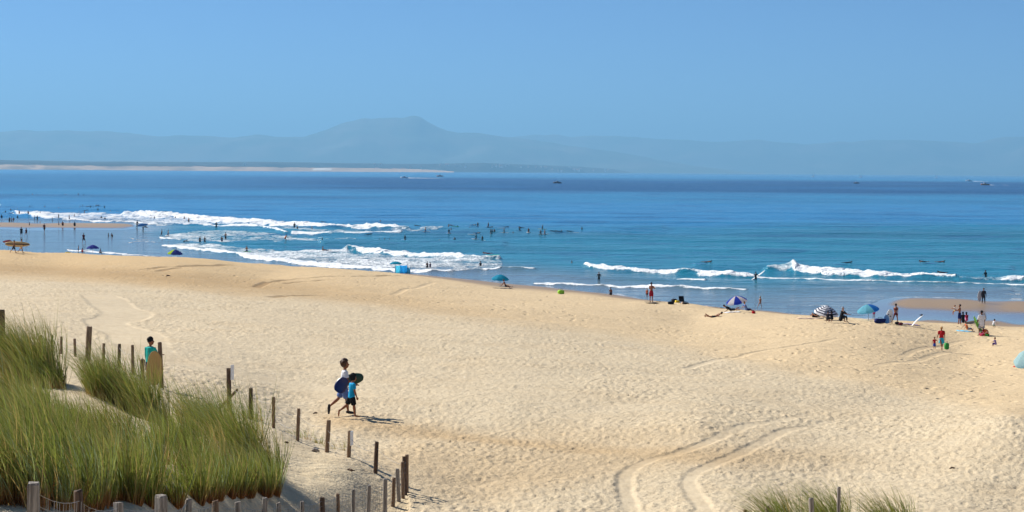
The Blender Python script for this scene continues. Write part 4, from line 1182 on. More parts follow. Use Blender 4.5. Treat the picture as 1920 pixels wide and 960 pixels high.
bp('child in pink trunks standing under the light blue parasol', 1638.5, 597, 22, 10, 'stand', 'brown', 'brown', 'short', (('trunks', 'pink'),))
bp('woman in a dark bikini walking past a white bodyboard', 1679, 607, 38, -35, 'walk', 'brown', 'black', 'bun', (('bikini_bottom', 'plum'), ('bikini_top', 'plum')), g=.9)
bp('bare-backed man in navy shorts carrying a small child', 1799, 609, 38, 60, 'cradle', 'brown', 'black', 'short', (('shorts', 'navy'),))
x_, y_, z_ = spot(1799, 609)
person('small child in a pale top carried on the arm of the bare-backed man', (x_ - .34, y_ + .16, z_ + .78), .80, 70, dict(lean=4, legL=(60, 20, 60), legR=(50, 20, 60), armL=(60, 10, 20), armR=(70, 10, 20)), 'tan', 'brown', 'short', (('tshirt', 'white'), ('trunks', 'yellow')), 1.05, None, .014)
bp('person in black sitting on the sand beside the man with a child', 1806, 607, 31, 8, 'sit', 'brown', 'black', 'long', (('long_shirt', 'black'), ('trousers', 'black')))
bp('child with a pink and red backpack sitting beside the person in black', 1812.5, 606, 29, 10, 'sit', 'tan', 'black', 'long', (('tshirt', 'pink'), ('shorts', 'white'), ('backpack', 'crimson')))
bp('sunburnt person in a grey skirt leaning back on a pale towel', 1814, 622, 30, -70, 'sit_back', 'tan', 'brown', 'short', (('shorts', 'grey'), ('swimsuit', 'orange')))
bp('man in a loose white shirt and shorts leaning over a green board', 1840, 630, 47, 18, 'stand2', 'dark', 'black', 'short', (('long_shirt', 'white'), ('shorts', 'grey')), g=1.1)
bp('toddler with a white top crouching alone at the far right', 1862, 617, 21, -50, 'crouch', 'tan', 'black', 'short', (('tshirt', 'white'), ('trunks', 'teal')))
bp('toddler in lilac sitting alone on the sand near the right edge', 1867, 650, 24, 50, 'sit', 'tan', 'brown', 'short', (('tshirt', 'lilac'), ('trousers', 'purple')))
bp('woman in a turquoise skirt with a big red backpack walking away', 1765, 657, 45, 5, 'walk', 'brown', 'blond', 'bun', (('tshirt', 'red'), ('skirt', 'turquoise'), ('backpack', 'red')))
bp('toddler in a red shirt and blue skirt holding the hand of the woman with backpack', 1752, 655.5, 23, 0, dict(legL=(-12, 4, 8), legR=(10, 4, 4), armR=(10, 60, 6), armL=(0, 20, 10)), 'tan', 'chestnut', 'short', (('tshirt', 'red'), ('skirt', 'blue')))
bp('tall person in a black wetsuit standing on the wet sandbar with a pale board', 1844, 569.5, 29, 175, 'stand2', 'brown', 'black', 'short', (('wetsuit', 'rubber'),))
xw, yw, zw = spot(1841, 569)
surfboard('pale board held upright by the person in a wetsuit on the sandbar', (xw - .22, yw + .1, zw + .72), (R(86), R(4), R(20)), 1.15, .48, .05, 'white', False, None, 'bodyboard')
# --- bathers near enough to show their dress
def wade(label, u, v, vis, S, face, pose, suit, skin='brown', hair='black', group=None):
    """someone standing in the sea: vis rows of the figure show above the water"""
    x, y, z = spot(u, v); z = sea_z(x, y)
    return person(label, (x, y, z - max(0.0, S - px_h(vis, y))), S, face, pose, skin, hair, 'short', suit, 1.0, None, .024, False, group, 0.0)[0]
WET = (('wetsuit', 'rubber'),); TR = lambda c: (('trunks', c),)
wade('surfer in a black wetsuit standing ankle deep right of the cyan parasol', 1123, 528, 17, 1.3, 170, 'hips', WET)
wade('bare-backed bather in dark shorts standing at the water edge in the middle', 1145, 553, 19, 1.18, 5, 'stand2', (('shorts', 'charcoal'),))
wade('surfer in a black wetsuit wading out with a long board under the arm', 1417, 527, 15, 1.35, -30, 'hold', WET)
x_, y_, z_ = spot(1417, 526)
surfboard('slim white surfboard tilted up under the arm of the wading surfer', (x_ + .30, y_ - .15, z_ + .62), (R(32), R(5), R(-70)), 2.1, .46, .06)
wade('lone bather standing in the last roller near the right edge', 1848, 521, 13, 1.5, 30, 'walk', (('shorty', 'rubber'),))
wade('left one of two bathers standing in the foam beside the blue tent', 801, 502.5, 11, 1.25, 20, 'stand2', (('shorts', 'black'),), 'dark')
wade('right one of two bathers standing in the foam beside the blue tent', 806.5, 502.5, 9, 1.1, -20, 'stand', (('swimsuit', 'navy'),))
wade('bather waist deep before the foaming wave right of the blue tent', 901, 500, 8, 1.3, 40, 'stand2', (('shorty', 'rubber'),), 'fair')
wade('walker in dark shorts on the wet sand with a mirrored reflection below', 157, 456, 23, 1.72, 170, 'walk', (('shorts', 'charcoal'), ('tshirt', 'plum')))
wade('left one of two people strolling through the lagoon', 40, 443.5, 20, 1.75, 10, 'stand2', (('shorts', 'charcoal'), ('tshirt', 'black')))
wade('right one of two people strolling through the lagoon', 49, 444, 18, 1.65, -10, 'walk', (('swimsuit', 'maroon'),))
wade('walker in a dark red top crossing the sandbar', 83, 435.5, 18, 1.75, 175, 'walk2', (('shorts', 'black'), ('tshirt', 'maroon')))
wade('surfer striding off the tip of the sandbar with a board', 257, 427, 14, 1.75, -120, 'carry', WET)
wade('person bent under a large grey board at the tip of the sandbar', 268, 433, 14, 1.7, -90, 'bend', WET)
x_, y_, z_ = spot(268, 433)
surfboard('grey board carried level by the bent surfer at the tip of the sandbar', (x_, y_ - .3, z_ + 1.25), (R(70), R(80), R(0)), 2.3, .6, .07, 'blue')
wade('left runner splashing at the edge of the wash', 303, 441.5, 12, 1.5, -90, 'walk', TR('charcoal'))
wade('right runner splashing at the edge of the wash', 315, 442.5, 13, 1.6, -90, 'walk2', TR('navy'), 'fair')
wade('bather stooping in the foam left of the pair in the wash', 345, 455, 8, 1.4, -90, 'bend', TR('black'))
wade('left one of a pair standing in the thin wash', 375, 456.5, 11, 1.45, 0, 'stand', TR('black'))
wade('right one of a pair standing in the thin wash', 384, 456.5, 10.5, 1.4, 30, 'hips', TR('charcoal'))
wade('shorter bather of the pair right of the wash', 416, 455.5, 10, 1.4, 10, 'stand2', TR('navy'))
wade('taller bather of the pair right of the wash', 423, 453, 13, 1.7, -30, 'hips', TR('black'))
wade('lone bather in black standing knee deep before the long breaker', 405.5, 430.5, 11, 1.7, 20, 'hips', WET)
wade('surfer in black standing at the end of the inner foam line', 552, 429.5, 10, 1.6, 0, 'hold', WET)
wade('small bather beside the surfer at the end of the inner foam line', 557.5, 431.5, 6, 1.3, 0, 'stand', TR('black'))
wade('bather in an orange top crouching on a small board in the shallows', 534, 454, 13, 1.55, -60, 'crouch', (('tshirt', 'orange'), ('trunks', 'black')))
# ------------------------------------------------------------------ parasols
def panel_mesh(Rr, rise, n=8, rows=6, drop=0.10):
    """one gore of a parasol, between two ribs, with a short valance"""
    bm = bmesh.new(); a = math.pi / n; grid = []
    for i in range(rows + 1):
        s = max(0.02, i / rows); row = []
        for j in range(5):
            t = -a + 2 * a * j / 4
            r = Rr * s * (1 - 0.05 * s * (1 - abs(t / a)))
            row.append(bm.verts.new((r * math.sin(t), r * math.cos(t), rise * (1 - s ** 1.7) - 0.02 * s * (1 - (t / a) ** 2))))
        grid.append(row)
    row = [bm.verts.new((v.co.x * .995, v.co.y * .995, v.co.z - drop * Rr * (1 - .35 * abs(j - 2) / 2))) for j, v in enumerate(grid[-1])]
    grid.append(row)
    for p, q in zip(grid[:-1], grid[1:]):
        for j in range(4): bm.faces.new((p[j], p[j + 1], q[j + 1], q[j])).smooth = True
    me = bpy.data.meshes.new('panel'); bm.to_mesh(me); bm.free()
    return me
STRIPE = NT('striped_canvas')
tc = STRIPE.add('ShaderNodeTexCoord'); sp_ = STRIPE.add('ShaderNodeSeparateXYZ'); STRIPE.t.links.new(tc.outputs['Object'], sp_.inputs[0])
yy_ = STRIPE.math('FRACT', STRIPE.math('MULTIPLY', sp_.outputs[1], 6.2))
STRIPE.t.links.new(STRIPE.mix(STRIPE.math('GREATER_THAN', yy_, .5), lin((222, 222, 226)) + (1,), lin((34, 36, 60)) + (1,)), STRIPE.b.inputs['Base Color'])
STRIPE.b.inputs['Roughness'].default_value = .8
CAN = {}
def canvas(k, c):
    if k not in CAN: CAN[k] = mat('canvas_' + k, lin(c), .8, .2, .08, 5, 0.0, 0.65)
    return CAN[k]
for k, c in dict(white=(222, 224, 232), blue=(40, 66, 190), lime=(176, 220, 50), cyan=(40, 178, 220), skyblue=(120, 200, 228), royal=(44, 60, 170), maroon=(116, 44, 58), midblue=(40, 120, 214), dark=(26, 40, 66), aqua=(190, 228, 236)).items(): canvas(k, c)
CAN['striped'] = STRIPE.m
POLE = mat('parasol_pole', (0.30, 0.30, 0.31), .4, .5, .05)
def parasol(label, u, d, Rr, hgt, cols, tilt=(0, 0), rise=.34, base_z=None, sinkp=0.25):
    p = at_d(u, 480, d); g = ground(p[0], p[1]) if base_z is None else base_z
    root = empty('beach_parasol', (p[0], p[1], g))
    tag(root, label, 'parasol')
    bm = bmesh.new(); tube(bm, [(0, 0, -sinkp), (0, 0, hgt * .55)], [.02, .02], 8)
    T = Matrix.Rotation(R(tilt[0]), 3, 'X') @ Matrix.Rotation(R(tilt[1]), 3, 'Y')
    top = Vector((0, 0, hgt * .55)) + T @ Vector((0, 0, hgt * .45))
    tube(bm, [(0, 0, hgt * .55), top + T @ Vector((0, 0, .06))], [.02, .015], 8)
    me = bpy.data.meshes.new('pole'); bm.to_mesh(me); bm.free(); link('pole', me, POLE, root)
    pm = panel_mesh(Rr, rise * Rr)
    pm.materials.append(CAN[cols[0]])
    rb = bmesh.new(); tube(rb, [(0, 0, rise * Rr - .01), (0, Rr * .5, rise * Rr * .68 - .015), (0, Rr * .97, -.02)], [.006, .006, .005], 5)
    rm = bpy.data.meshes.new('rib'); rb.to_mesh(rm); rb.free(); rm.materials.append(POLE)
    base = top - T @ Vector((0, 0, rise * Rr))
    for i in range(8):
        for nm, msh, a in (('panel', pm, i * math.pi / 4), ('rib', rm, (i + .5) * math.pi / 4)):
            o = link(nm, msh, None, root)
            o.matrix_local = Matrix.Translation(base) @ (T @ Matrix.Rotation(-a, 3, 'Z')).to_4x4()
            if nm == 'panel':
                o.material_slots[0].link = 'OBJECT'; o.material_slots[0].material = CAN[cols[i % len(cols)]]
    return root
def hgt_for(u, v_edge, d, Rr, rise):      # pole height that puts the canopy rim on a photo row
    p = at_d(u, v_edge, d); return p[2] - ground(p[0], p[1]) + rise * Rr
parasol('dark red parasol leaning behind the two walkers with the striped board', 16, 231, .82, hgt_for(16, 455, 231, .82, .42), ['maroon'], (0, 14), .42)
parasol('deep blue parasol low behind the crest beside the white board', 174, 232, .78, hgt_for(174, 465, 232, .78, .5), ['royal'], (0, 0), .5)
parasol('lime green and blue parasol lying low behind the sand crest', 328, 233, .95, hgt_for(328, 475, 233, .95, .5), ['lime', 'lime', 'royal', 'royal', 'royal', 'lime', 'lime', 'lime'], (4, 4), .5)
parasol('flat turquoise parasol raised behind the blue beach tent', 742, 226, .78, hgt_for(742, 494, 226, .78, .34), ['cyan'], (0, 0), .34)
def stood(u, v): return spot(u, v)[1]
def vis_parasol(label, u, vb, vrim, Rr, cols, tilt, rise):
    d = stood(u, vb); parasol(label, u, d, Rr, hgt_for(u, vrim, d, Rr, rise), cols, tilt, rise)
vis_parasol('turquoise parasol beside the figure sitting on a dark towel', 938, 537, 523, .98, ['cyan', 'dark', 'cyan', 'cyan', 'cyan', 'cyan', 'cyan', 'cyan'], (4, 2), .5)
vis_parasol('blue and white panelled parasol tilted over the reclining group', 1383, 584, 565, .92, ['blue', 'white'], (8, -12), .52)
vis_parasol('black and white striped parasol standing low on the sand', 1551, 600, 586, .92, ['striped'], (13, 6), .54)
vis_parasol('light blue parasol leaning over a child in pink trunks', 1630, 601, 581, .86, ['skyblue', 'midblue', 'midblue', 'midblue', 'skyblue', 'skyblue', 'skyblue', 'skyblue'], (8, -12), .5)
vis_parasol('pale blue parasol cut by the right edge of the photo', 1931, 690, 671, .85, ['aqua'], (24, -30), .5)

# ------------------------------------------------------------------ things lying on the sand
def gpos(u, v, dz=0.0):
    x, y, z = spot(u, v); return Vector((x, y, ground(x, y) + dz))
def bag_mesh(sx, sy, sz, handle=True, seed=0):
    bm = bmesh.new(); rr = random.Random(seed)
    m = bmesh.ops.create_icosphere(bm, subdivisions=3, radius=1)
    for v in m['verts']:
        c = v.co; k = (abs(c.x) ** 4 + abs(c.y) ** 4 + abs(c.z) ** 4) ** -.25
        w = 1 + .10 * math.sin(c.x * 5 + seed) * math.cos(c.z * 4 + seed) + rr.uniform(-.02, .02)
        v.co = Vector((c.x * k * sx / 2 * w, c.y * k * sy / 2 * w, (c.z * k * .5 * w + .5) * sz))
    me0 = bm
    if handle:
        pts = [(-sx * .22, 0, sz * .85), (-sx * .16, 0, sz * 1.25), (sx * .16, 0, sz * 1.25), (sx * .22, 0, sz * .85)]
        tube(bm, pts, [.012] * 4, 6)
    for f in bm.faces: f.smooth = True
    me = bpy.data.meshes.new('bag'); bm.to_mesh(me); bm.free(); return me
def bag(label, u, v, s, col, handle=False, rz=0.3, name='beach_bag'):
    o = link(name, bag_mesh(s[0], s[1], s[2], False, int(u)), CL[col], None, gpos(u, v, -.02))
    o.rotation_euler = (0, 0, rz)
    bm = bmesh.new()
    pts = [(-s[0] * .22, 0, s[2] * .9), (-s[0] * .16, 0, s[2] * 1.25), (s[0] * .16, 0, s[2] * 1.25), (s[0] * .22, 0, s[2] * .9)]
    tube(bm, pts, [.014] * 4, 6); me = bpy.data.meshes.new('handle'); bm.to_mesh(me); bm.free(); link('handle', me, CL['charcoal'], o)
    tag(o, label, 'bag'); return o
def towel(label, u, v, w, l, col, rz=0.2, col2=None):
    p = gpos(u, v)
    n, m = 14, 8
    X2, Y2 = np.meshgrid(np.linspace(-w / 2, w / 2, n), np.linspace(-l / 2, l / 2, m))
    ca, sa = math.cos(rz), math.sin(rz)
    wx, wy = p.x + X2 * ca - Y2 * sa, p.y + X2 * sa + Y2 * ca
    Z2 = base_z(wx, wy) + .035 + .05 * np.abs(fbm(wx * 3, wy * 3, 2, 77)) * 2
    me = grid_mesh('towel', wx - p.x, wy - p.y, Z2 - p.z)
    o = link('beach_towel', me, CL[col], None, p)
    sd = o.modifiers.new('thick', 'SOLIDIFY'); sd.thickness = .02; sd.offset = -1
    tag(o, label, 'towel')
    if col2:
        for k in (-.3, .3):
            mm = grid_mesh('stripe', (X2 * .12 + k * w) * ca - Y2 * sa, (X2 * .12 + k * w) * sa + Y2 * ca, base_z(p.x + (X2 * .12 + k * w) * ca - Y2 * sa, p.y + (X2 * .12 + k * w) * sa + Y2 * ca) + .06 + .0 * X2 - p.z)
            link('stripe', mm, CL[col2], o)
    return o
towel('dark towel spread under the figure by the turquoise parasol', 944, 542, 2.1, 1.6, 'charcoal', .1)
towel('dark towel spread at the feet of the man in red shorts', 1222, 568, 1.1, 1.2, 'charcoal', .2)
towel('long dark cloth lying right of the man in red shorts', 1243, 567, 1.2, .9, 'black', -.1)
towel('pale towel with faint stripes left of the blue and white parasol', 1340, 577, 1.6, 1.4, 'sand_towel', .1, 'white')
towel('white towel in front of the blue and white parasol', 1372, 586, 1.3, 1.2, 'white', .2)
towel('pale pink towel under the person left of the striped parasol', 1519, 598, 1.9, .9, 'sand_towel', .05)
towel('pale towel between the walking woman and the leaning white surfboard', 1704, 609, 1.5, .9, 'lilac', .1, 'white')
towel('light blue towel under the sunburnt person', 1808, 622, 1.1, .7, 'skyblue', .1)
towel('red cloth lying under the pale parasol at the right edge', 1918, 688, .9, .8, 'red', .1)
bag('black bag at the left of the pile near the man in red shorts', 1258, 571, (.55, .4, .3), 'black')
bag('white and black bag standing in the middle of the pile', 1264, 569, (.5, .35, .45), 'charcoal')
bag('bright yellow bag in the pile beside the folding chair', 1270, 570, (.42, .35, .36), 'yellow')
bag('small pale bag under the folding chair', 1281, 571, (.28, .25, .26), 'sand_towel')
bag('dark bag at the right end of the pile', 1287, 571.5, (.42, .3, .24), 'black')
bag('black head-end bundle on the right of the lying person', 1528, 596, (.42, .35, .36), 'black')
bag('small red bag beside the reclining person', 1413, 588, (.28, .25, .24), 'red')
bag('large black bag between the light blue parasol and the bodyboards', 1650, 606, (.85, .4, .36), 'navy')
bag('yellow-green bag alone at the sand edge in the middle', 1052, 551.5, (.62, .5, .42), 'lime')
bag('small dark bag behind the walking woman', 1682, 608, (.3, .25, .2), 'black')
bag('dark pouch near the end of the lilac towel', 1689, 609, (.3, .25, .18), 'plum')
bag('yellow bundle lying on the crest left of the small child', 127, 475.5, (.6, .4, .2), 'yellow')
# folding chair
pc = gpos(1280, 571)
ch = empty('folding_chair', pc, .3); tag(ch, 'low folding chair with a dark back among the bags', 'chair')
link('seat', box_mesh('seat', .5, .45, .03, .01, .26), CL['charcoal'], ch)
o = link('backrest', box_mesh('backrest', .5, .03, .5, .01), CL['black'], ch, (0, .24, .28)); o.rotation_euler = (-.35, 0, 0)
for sx in (-.22, .22):
    for sy in (-.18, .18):
        bm = bmesh.new(); tube(bm, [(sx, sy, -.03), (sx, -sy * .4, .27)], [.014, .014], 6); me = bpy.data.meshes.new('leg'); bm.to_mesh(me); bm.free(); link('leg', me, POLE, ch)
# beach tent: three cloth walls on poles
pt = gpos(755, 512.5)
tn = empty('beach_tent', pt); tag(tn, 'bright blue three-sided beach tent at the edge of the sand', 'tent')
def wall(a, b, h, m):
    bm = bmesh.new(); a, b = Vector(a), Vector(b); n = 8; rows = []
    for j in range(5):
        rows.append([bm.verts.new(a.lerp(b, i / n) + Vector((0, .05 * math.sin(i * 1.4 + j * .6), h * j / 4 * (1 - .05 * math.sin(math.pi * i / n)) - .1 * (j == 0)))) for i in range(n + 1)])
    for p_, q_ in zip(rows[:-1], rows[1:]):
        for i in range(n): bm.faces.new((p_[i], p_[i + 1], q_[i + 1], q_[i])).smooth = True
    me = bpy.data.meshes.new('wall'); bm.to_mesh(me); bm.free(); o = link('wall', me, m, tn)
    sd = o.modifiers.new('thick', 'SOLIDIFY'); sd.thickness = .012
wall((-.95, -.1, 0), (-.35, .35, 0), .98, canvas('tent', (150, 232, 252))); wall((-.35, .35, 0), (.55, .45, 0), 1.0, canvas('tent_shade', (110, 208, 250))); wall((.55, .45, 0), (.95, -.05, 0), .72, CAN['tent'])
for (px_, py_, h_) in ((-.95, -.1, 1.0), (-.35, .35, 1.08), (.55, .45, 1.12), (.95, -.05, .78)):
    bm = bmesh.new(); tube(bm, [(px_, py_, -.2), (px_, py_, h_)], [.016, .016], 6); me = bpy.data.meshes.new('pole'); bm.to_mesh(me); bm.free(); link('pole', me, CL['charcoal'], tn)
# boards on the sand
p = gpos(1666, 606); o = surfboard('white bodyboard with dark marks stood upright near the walking woman', p + Vector((0.06, 0, .52)), (R(86), R(7), R(6)), 1.05, .50, .06, 'white', False, None, 'bodyboard', None, .33)
for (dx, dy, r_) in ((.08, .28, .05), (-.1, .12, .04), (.06, 0, .045)):
    bm = bmesh.new(); blob(bm, (dx, dy, .032), (r_ * 1.4, r_, .006)); me = bpy.data.meshes.new('mark'); bm.to_mesh(me); bm.free(); link('mark', me, FOAMB['black'], o)
p = gpos(1662, 606.5); surfboard('pale blue bodyboard leaning against the white one', p + Vector((-.02, -.12, .32)), (R(82), R(-4), R(4)), .68, .42, .05, 'blue', False, None, 'bodyboard', None, .33)
p = gpos(1708, 611); surfboard('white surfboard planted nose down and leaning to the right', p + Vector((.44, .05, .40)), (R(180 + 42), R(0), R(-82)), 1.30, .30, .05, 'white', True)
p = gpos(1824, 607.5); surfboard('white surfboard lying on the sand behind the man in white', p + Vector((0, 0, .16)), (R(8), R(-38), R(-78)), 1.5, .50, .06, 'white', True)
p = gpos(1835, 629.5); surfboard('long lime green board leaning on the man in the white shirt', p + Vector((-.05, -.05, .72)), (R(72), R(-24), R(38)), 1.62, .34, .07, 'lime', False, None, 'bodyboard', None, .4)
p = gpos(157, 474); surfboard('white surfboard lying at the crest beside the child in red', p + Vector((.1, .6, .35)), (R(4), R(30), R(-86)), 1.5, .5, .06, 'white')
# beach toys
def bucket(label, u, v, r, h, col, dx=0):
    bm = bmesh.new(); n = 14; prof = [(r * .72, 0), (r, h), (r * 1.06, h), (r * 1.06, h * .94), (r * .92, h * .94), (r * .66, .02)]
    rings = [[bm.verts.new((q * math.cos(6.2832 * j / n), q * math.sin(6.2832 * j / n), zz)) for j in range(n)] for q, zz in prof]
    for a, b in zip(rings[:-1], rings[1:]):
        for j in range(n): bm.faces.new((a[j], a[(j + 1) % n], b[(j + 1) % n], b[j])).smooth = True
    bm.faces.new(rings[-1]); bm.faces.new(rings[0][::-1])
    me = bpy.data.meshes.new('bucket'); bm.to_mesh(me); bm.free()
    o = link('toy_bucket', me, CL[col], None, gpos(u, v, -.02) + Vector((dx, 0, 0))); tag(o, label, 'bucket')
    bm = bmesh.new(); tube(bm, [(math.cos(t) * r, 0, h + math.sin(t) * r * .9) for t in np.linspace(0, math.pi, 7)], [.01] * 7, 5); me = bpy.data.meshes.new('handle'); bm.to_mesh(me); bm.free(); link('handle', me, CL['white'], o)
    return o
bucket('pink toy bucket at the feet of the man in the white shirt', 1840, 631, .16, .26, 'pink')
bucket('green toy bucket at the right end of the heap of toys', 1851, 631.5, .17, .22, 'green')
def ball(label, u, v, r, cols):
    x, y, z = spot(u, v)
    root = empty('beach_ball', (x, y, ground(x, y) + r)); tag(root, label, 'ball')
    for i in range(6):
        bm = bmesh.new(); rows = []
        for a in np.linspace(-1.5, 1.5, 9): rows.append([bm.verts.new((r * math.cos(a) * math.cos(i * 1.0472 + b), r * math.cos(a) * math.sin(i * 1.0472 + b), r * math.sin(a))) for b in np.linspace(0, 1.0472, 4)])
        for a, b in zip(rows[:-1], rows[1:]):
            for j in range(3): bm.faces.new((a[j], a[j + 1], b[j + 1], b[j])).smooth = True
        me = bpy.data.meshes.new('panel'); bm.to_mesh(me); bm.free(); link('panel', me, CL[cols[i % len(cols)]], root)
ball('orange beach ball on the heap of toys', 1847, 630, .26, ['orange', 'red'])
bag('green bag hanging low at the side of the woman with backpack', 1775, 655, (.30, .25, .45), 'green')
# driftwood and dark debris
def drift(label, u, v, L, r, rz, col=WOOD_D):
    bm = bmesh.new(); tube(bm, [(-L / 2, 0, .0), (-L * .1, .03, r), (L * .2, -.02, r * .9), (L / 2, .03, r * .4)], [r * .5, r, r * .9, r * .4], 8)
    me = bpy.data.meshes.new('driftwood'); bm.to_mesh(me); bm.free(); o = link('driftwood', me, col, None, gpos(u, v, .0)); o.rotation_euler = (0, 0, rz); tag(o, label, 'driftwood')
drift('dark scrap of driftwood alone on the sand at the right', 1786, 879, .16, .025, .1)
drift('dark stick on the dune sand below the narrow notice', 656, 884, .22, .035, -.2)
drift('pale and dark lump of driftwood on the dune between the fence posts', 591, 849, .20, .06, .3, WOOD_G)
drift('small dark scrap on the smooth dune slope right of the grass', 537, 832, .14, .03, .5)
drift('dark scrap near the walking boys', 592, 776, .16, .03, .2)
drift('dark lump on the golden sand below the long tracks', 315, 518, .35, .06, 0)

# ------------------------------------------------------------------ bathers and surfers further out: light meshes shared between the copies
def crowd_mesh(pose, suit, H=1.65):
    J = skeleton(POSE[pose], 1.0)
    me = fuse(body_bm(J, 1.08, 1.12), .034 / 1.0, 1)
    co = np.empty(len(me.vertices) * 3, np.float32); me.vertices.foreach_get('co', co); dz = co[2::3].min()
    for m_ in (SKIN['brown'], RUBBER if suit == 'wet' else CL[suit], HAIR['black']): me.materials.append(m_)
    for f in me.polygons:
        c = Vector(f.center); h = c - J['head']
        if h.length < .085: f.material_index = 2 if (h.dot(J['face']) < .02 or h.dot(J['hv']) > .03) else 0
        elif suit == 'wet': f.material_index = 1
        else:
            m1 = min((c - J['pelvis']).length, (c - J['hipL'].lerp(J['knL'], .3)).length, (c - J['hipR'].lerp(J['knR'], .3)).length)
            f.material_index = 1 if m1 < .10 else 0
    me.transform(Matrix.Scale(H, 4) @ Matrix.Translation((0, 0, -dz)))
    me.name = 'person'
    return me
CM = {}
def cm(pose, suit):
    if (pose, suit) not in CM: CM[(pose, suit)] = crowd_mesh(pose, suit)
    return CM[(pose, suit)]
SMALL_B = {k: board_mesh(2.1, .55, .07) for k in ('white', 'yellow', 'green', 'blue')}
for k, m_ in SMALL_B.items(): m_.materials.append(FOAMB[k])
ORD = 'first second third fourth fifth sixth seventh eighth ninth tenth eleventh twelfth thirteenth fourteenth fifteenth sixteenth seventeenth eighteenth nineteenth twentieth twenty-first twenty-second twenty-third twenty-fourth twenty-fifth twenty-sixth twenty-seventh twenty-eighth twenty-ninth thirtieth'.split()
def crowd(where, group, items):
    """items: (column, waterline row, rows showing, what) sorted from the left; what: s standing, p paddling prone, b sitting on a board"""
    items = sorted(items)
    for i, (u, v, vis, *k) in enumerate(items):
        k = k[0] if k else 's'
        rr = random.Random(int(u * 7 + v))
        x, y, z = spot(u, v); z = sea_z(x, y)
        suit = rr.choice(['wet', 'wet', 'wet', 'navy', 'black', 'maroon'])
        if k[0] == 's':
            me = cm(rr.choice(['stand', 'stand2', 'hips', 'walk']), suit); zz = z - max(.0, 1.65 - max(.30, px_h(vis, y)))
        elif k[0] == 'p': me = cm('paddle', suit); zz = z + .06
        else: me = cm('straddle', suit); zz = z - .42
        o = link('person', me, None, None, (x, y, zz)); o.rotation_euler = (0, 0, rr.uniform(0, 6.28) if k[0] != 'p' else R(rr.choice([-80, 80, 100, -100])))
        what = {'s': 'bather', 'p': 'prone surfer', 'b': 'sitting surfer'}[k[0]]
        tag(o, f'{what}, {ORD[i]} from left among {where}', 'person', group)
        if len(k) > 1:
            b = link('surfboard', SMALL_B[{'w': 'white', 'y': 'yellow', 'g': 'green', 'n': 'blue'}[k[1]]], None, None, (x, y, z + .04)); b.rotation_euler = (0, 0, o.rotation_euler[2])
            tag(b, f'board of the {ORD[i]} from left among {where}', 'surfboard', 'boards of ' + group)
crowd('the dots far out at left', 'bathers far out at the left', [(30, 365, 2), (49, 365, 2), (61, 364, 3), (70, 366, 2), (127, 365, 2, 'pn'), (147, 365.5, 4), (157, 366, 3), (173, 368, 2), (198, 368.5, 3)])
crowd('the cluster behind the long breaker', 'bathers behind the long breaker', [(56, 389, 3), (60, 387, 2), (84, 389, 3), (110, 391, 2), (150, 389, 3), (155, 388, 4), (159, 389, 2, 'pn'), (170, 389.5, 4), (175, 389, 3), (180, 388, 3), (184.5, 388, 4), (189, 388, 3, 'pn'), (196, 390, 4), (183.5, 393.5, 3), (154, 395, 2, 'pn'), (165, 394.5, 2), (207, 395, 3)])
crowd('the heads along the crest of the long breaker', 'bathers on the crest of the long breaker', [(20, 394, 3), (228, 397, 2, 'pn'), (232, 397, 2), (256, 395.5, 3), (263, 397, 2), (268, 397, 2), (277, 397, 2, 'pn'), (303, 398, 2, 'pw'), (430, 411.5, 3), (439, 412.5, 2), (448, 413, 2), (476, 414.5, 3), (483, 415.5, 2), (613, 418.5, 3, 'pn'), (644, 421.5, 3), (705, 422.5, 2), (713, 416.5, 3), (740, 425.5, 3)])
crowd('the bathers in front of the long breaker', 'bathers in front of the long breaker', [(3, 409, 8), (10, 399, 4), (15, 404, 4, 'pn'), (36, 401, 6), (33, 409, 7), (18, 415, 8), (22, 415, 8), (25.5, 413, 6), (53, 405, 6), (65, 412, 7), (70, 412, 7), (75, 401, 4), (98, 414, 6), (110, 411, 7), (130, 413, 8), (139, 407, 5), (148, 401, 3), (158.5, 401, 5), (190, 409, 5), (197, 412.5, 4), (283, 412.5, 4), (289.5, 412.5, 5), (329, 413.5, 3), (345.5, 415, 4), (354, 417, 7)])
crowd('the waders beside the left sandbar', 'waders by the left sandbar', [(1, 422.5, 3), (55, 422.5, 8), (75, 417.5, 3), (110.5, 422, 9), (117.5, 423, 11), (140, 424, 11)])
crowd('the pair sitting in the lagoon', 'pair in the lagoon', [(203, 443.5, 7), (210, 443.5, 7)])
crowd('those off the end of the long breaker', 'surfers off the end of the long breaker', [(585, 433.5, 6), (604, 454.5, 3), (593, 452, 3), (682, 442.5, 3, 'pn'), (790, 426, 3, 'pn'), (798, 437.5, 3, 'bw'), (712, 453.5, 3), (721, 454.5, 2), (730, 454, 4), (759, 451.5, 4, 'bn'), (824, 453, 3)])
crowd('the surfers waiting at the middle', 'surfers waiting in the middle', [(825, 427.5, 2), (841, 426.5, 3), (853, 427, 2, 'pg'), (858, 427, 3), (880, 425.5, 4, 'pn'), (896, 425.5, 4, 'bn'), (911, 428.5, 3, 'pn'), (916, 426.5, 6, 'b'), (846, 434.5, 4), (881, 430.5, 2), (841.5, 441, 4, 'bn'), (852.5, 449, 5), (893, 448.5, 4, 'bw'), (904, 451, 4, 'bw'), (886, 442.5, 4, 'pw')])
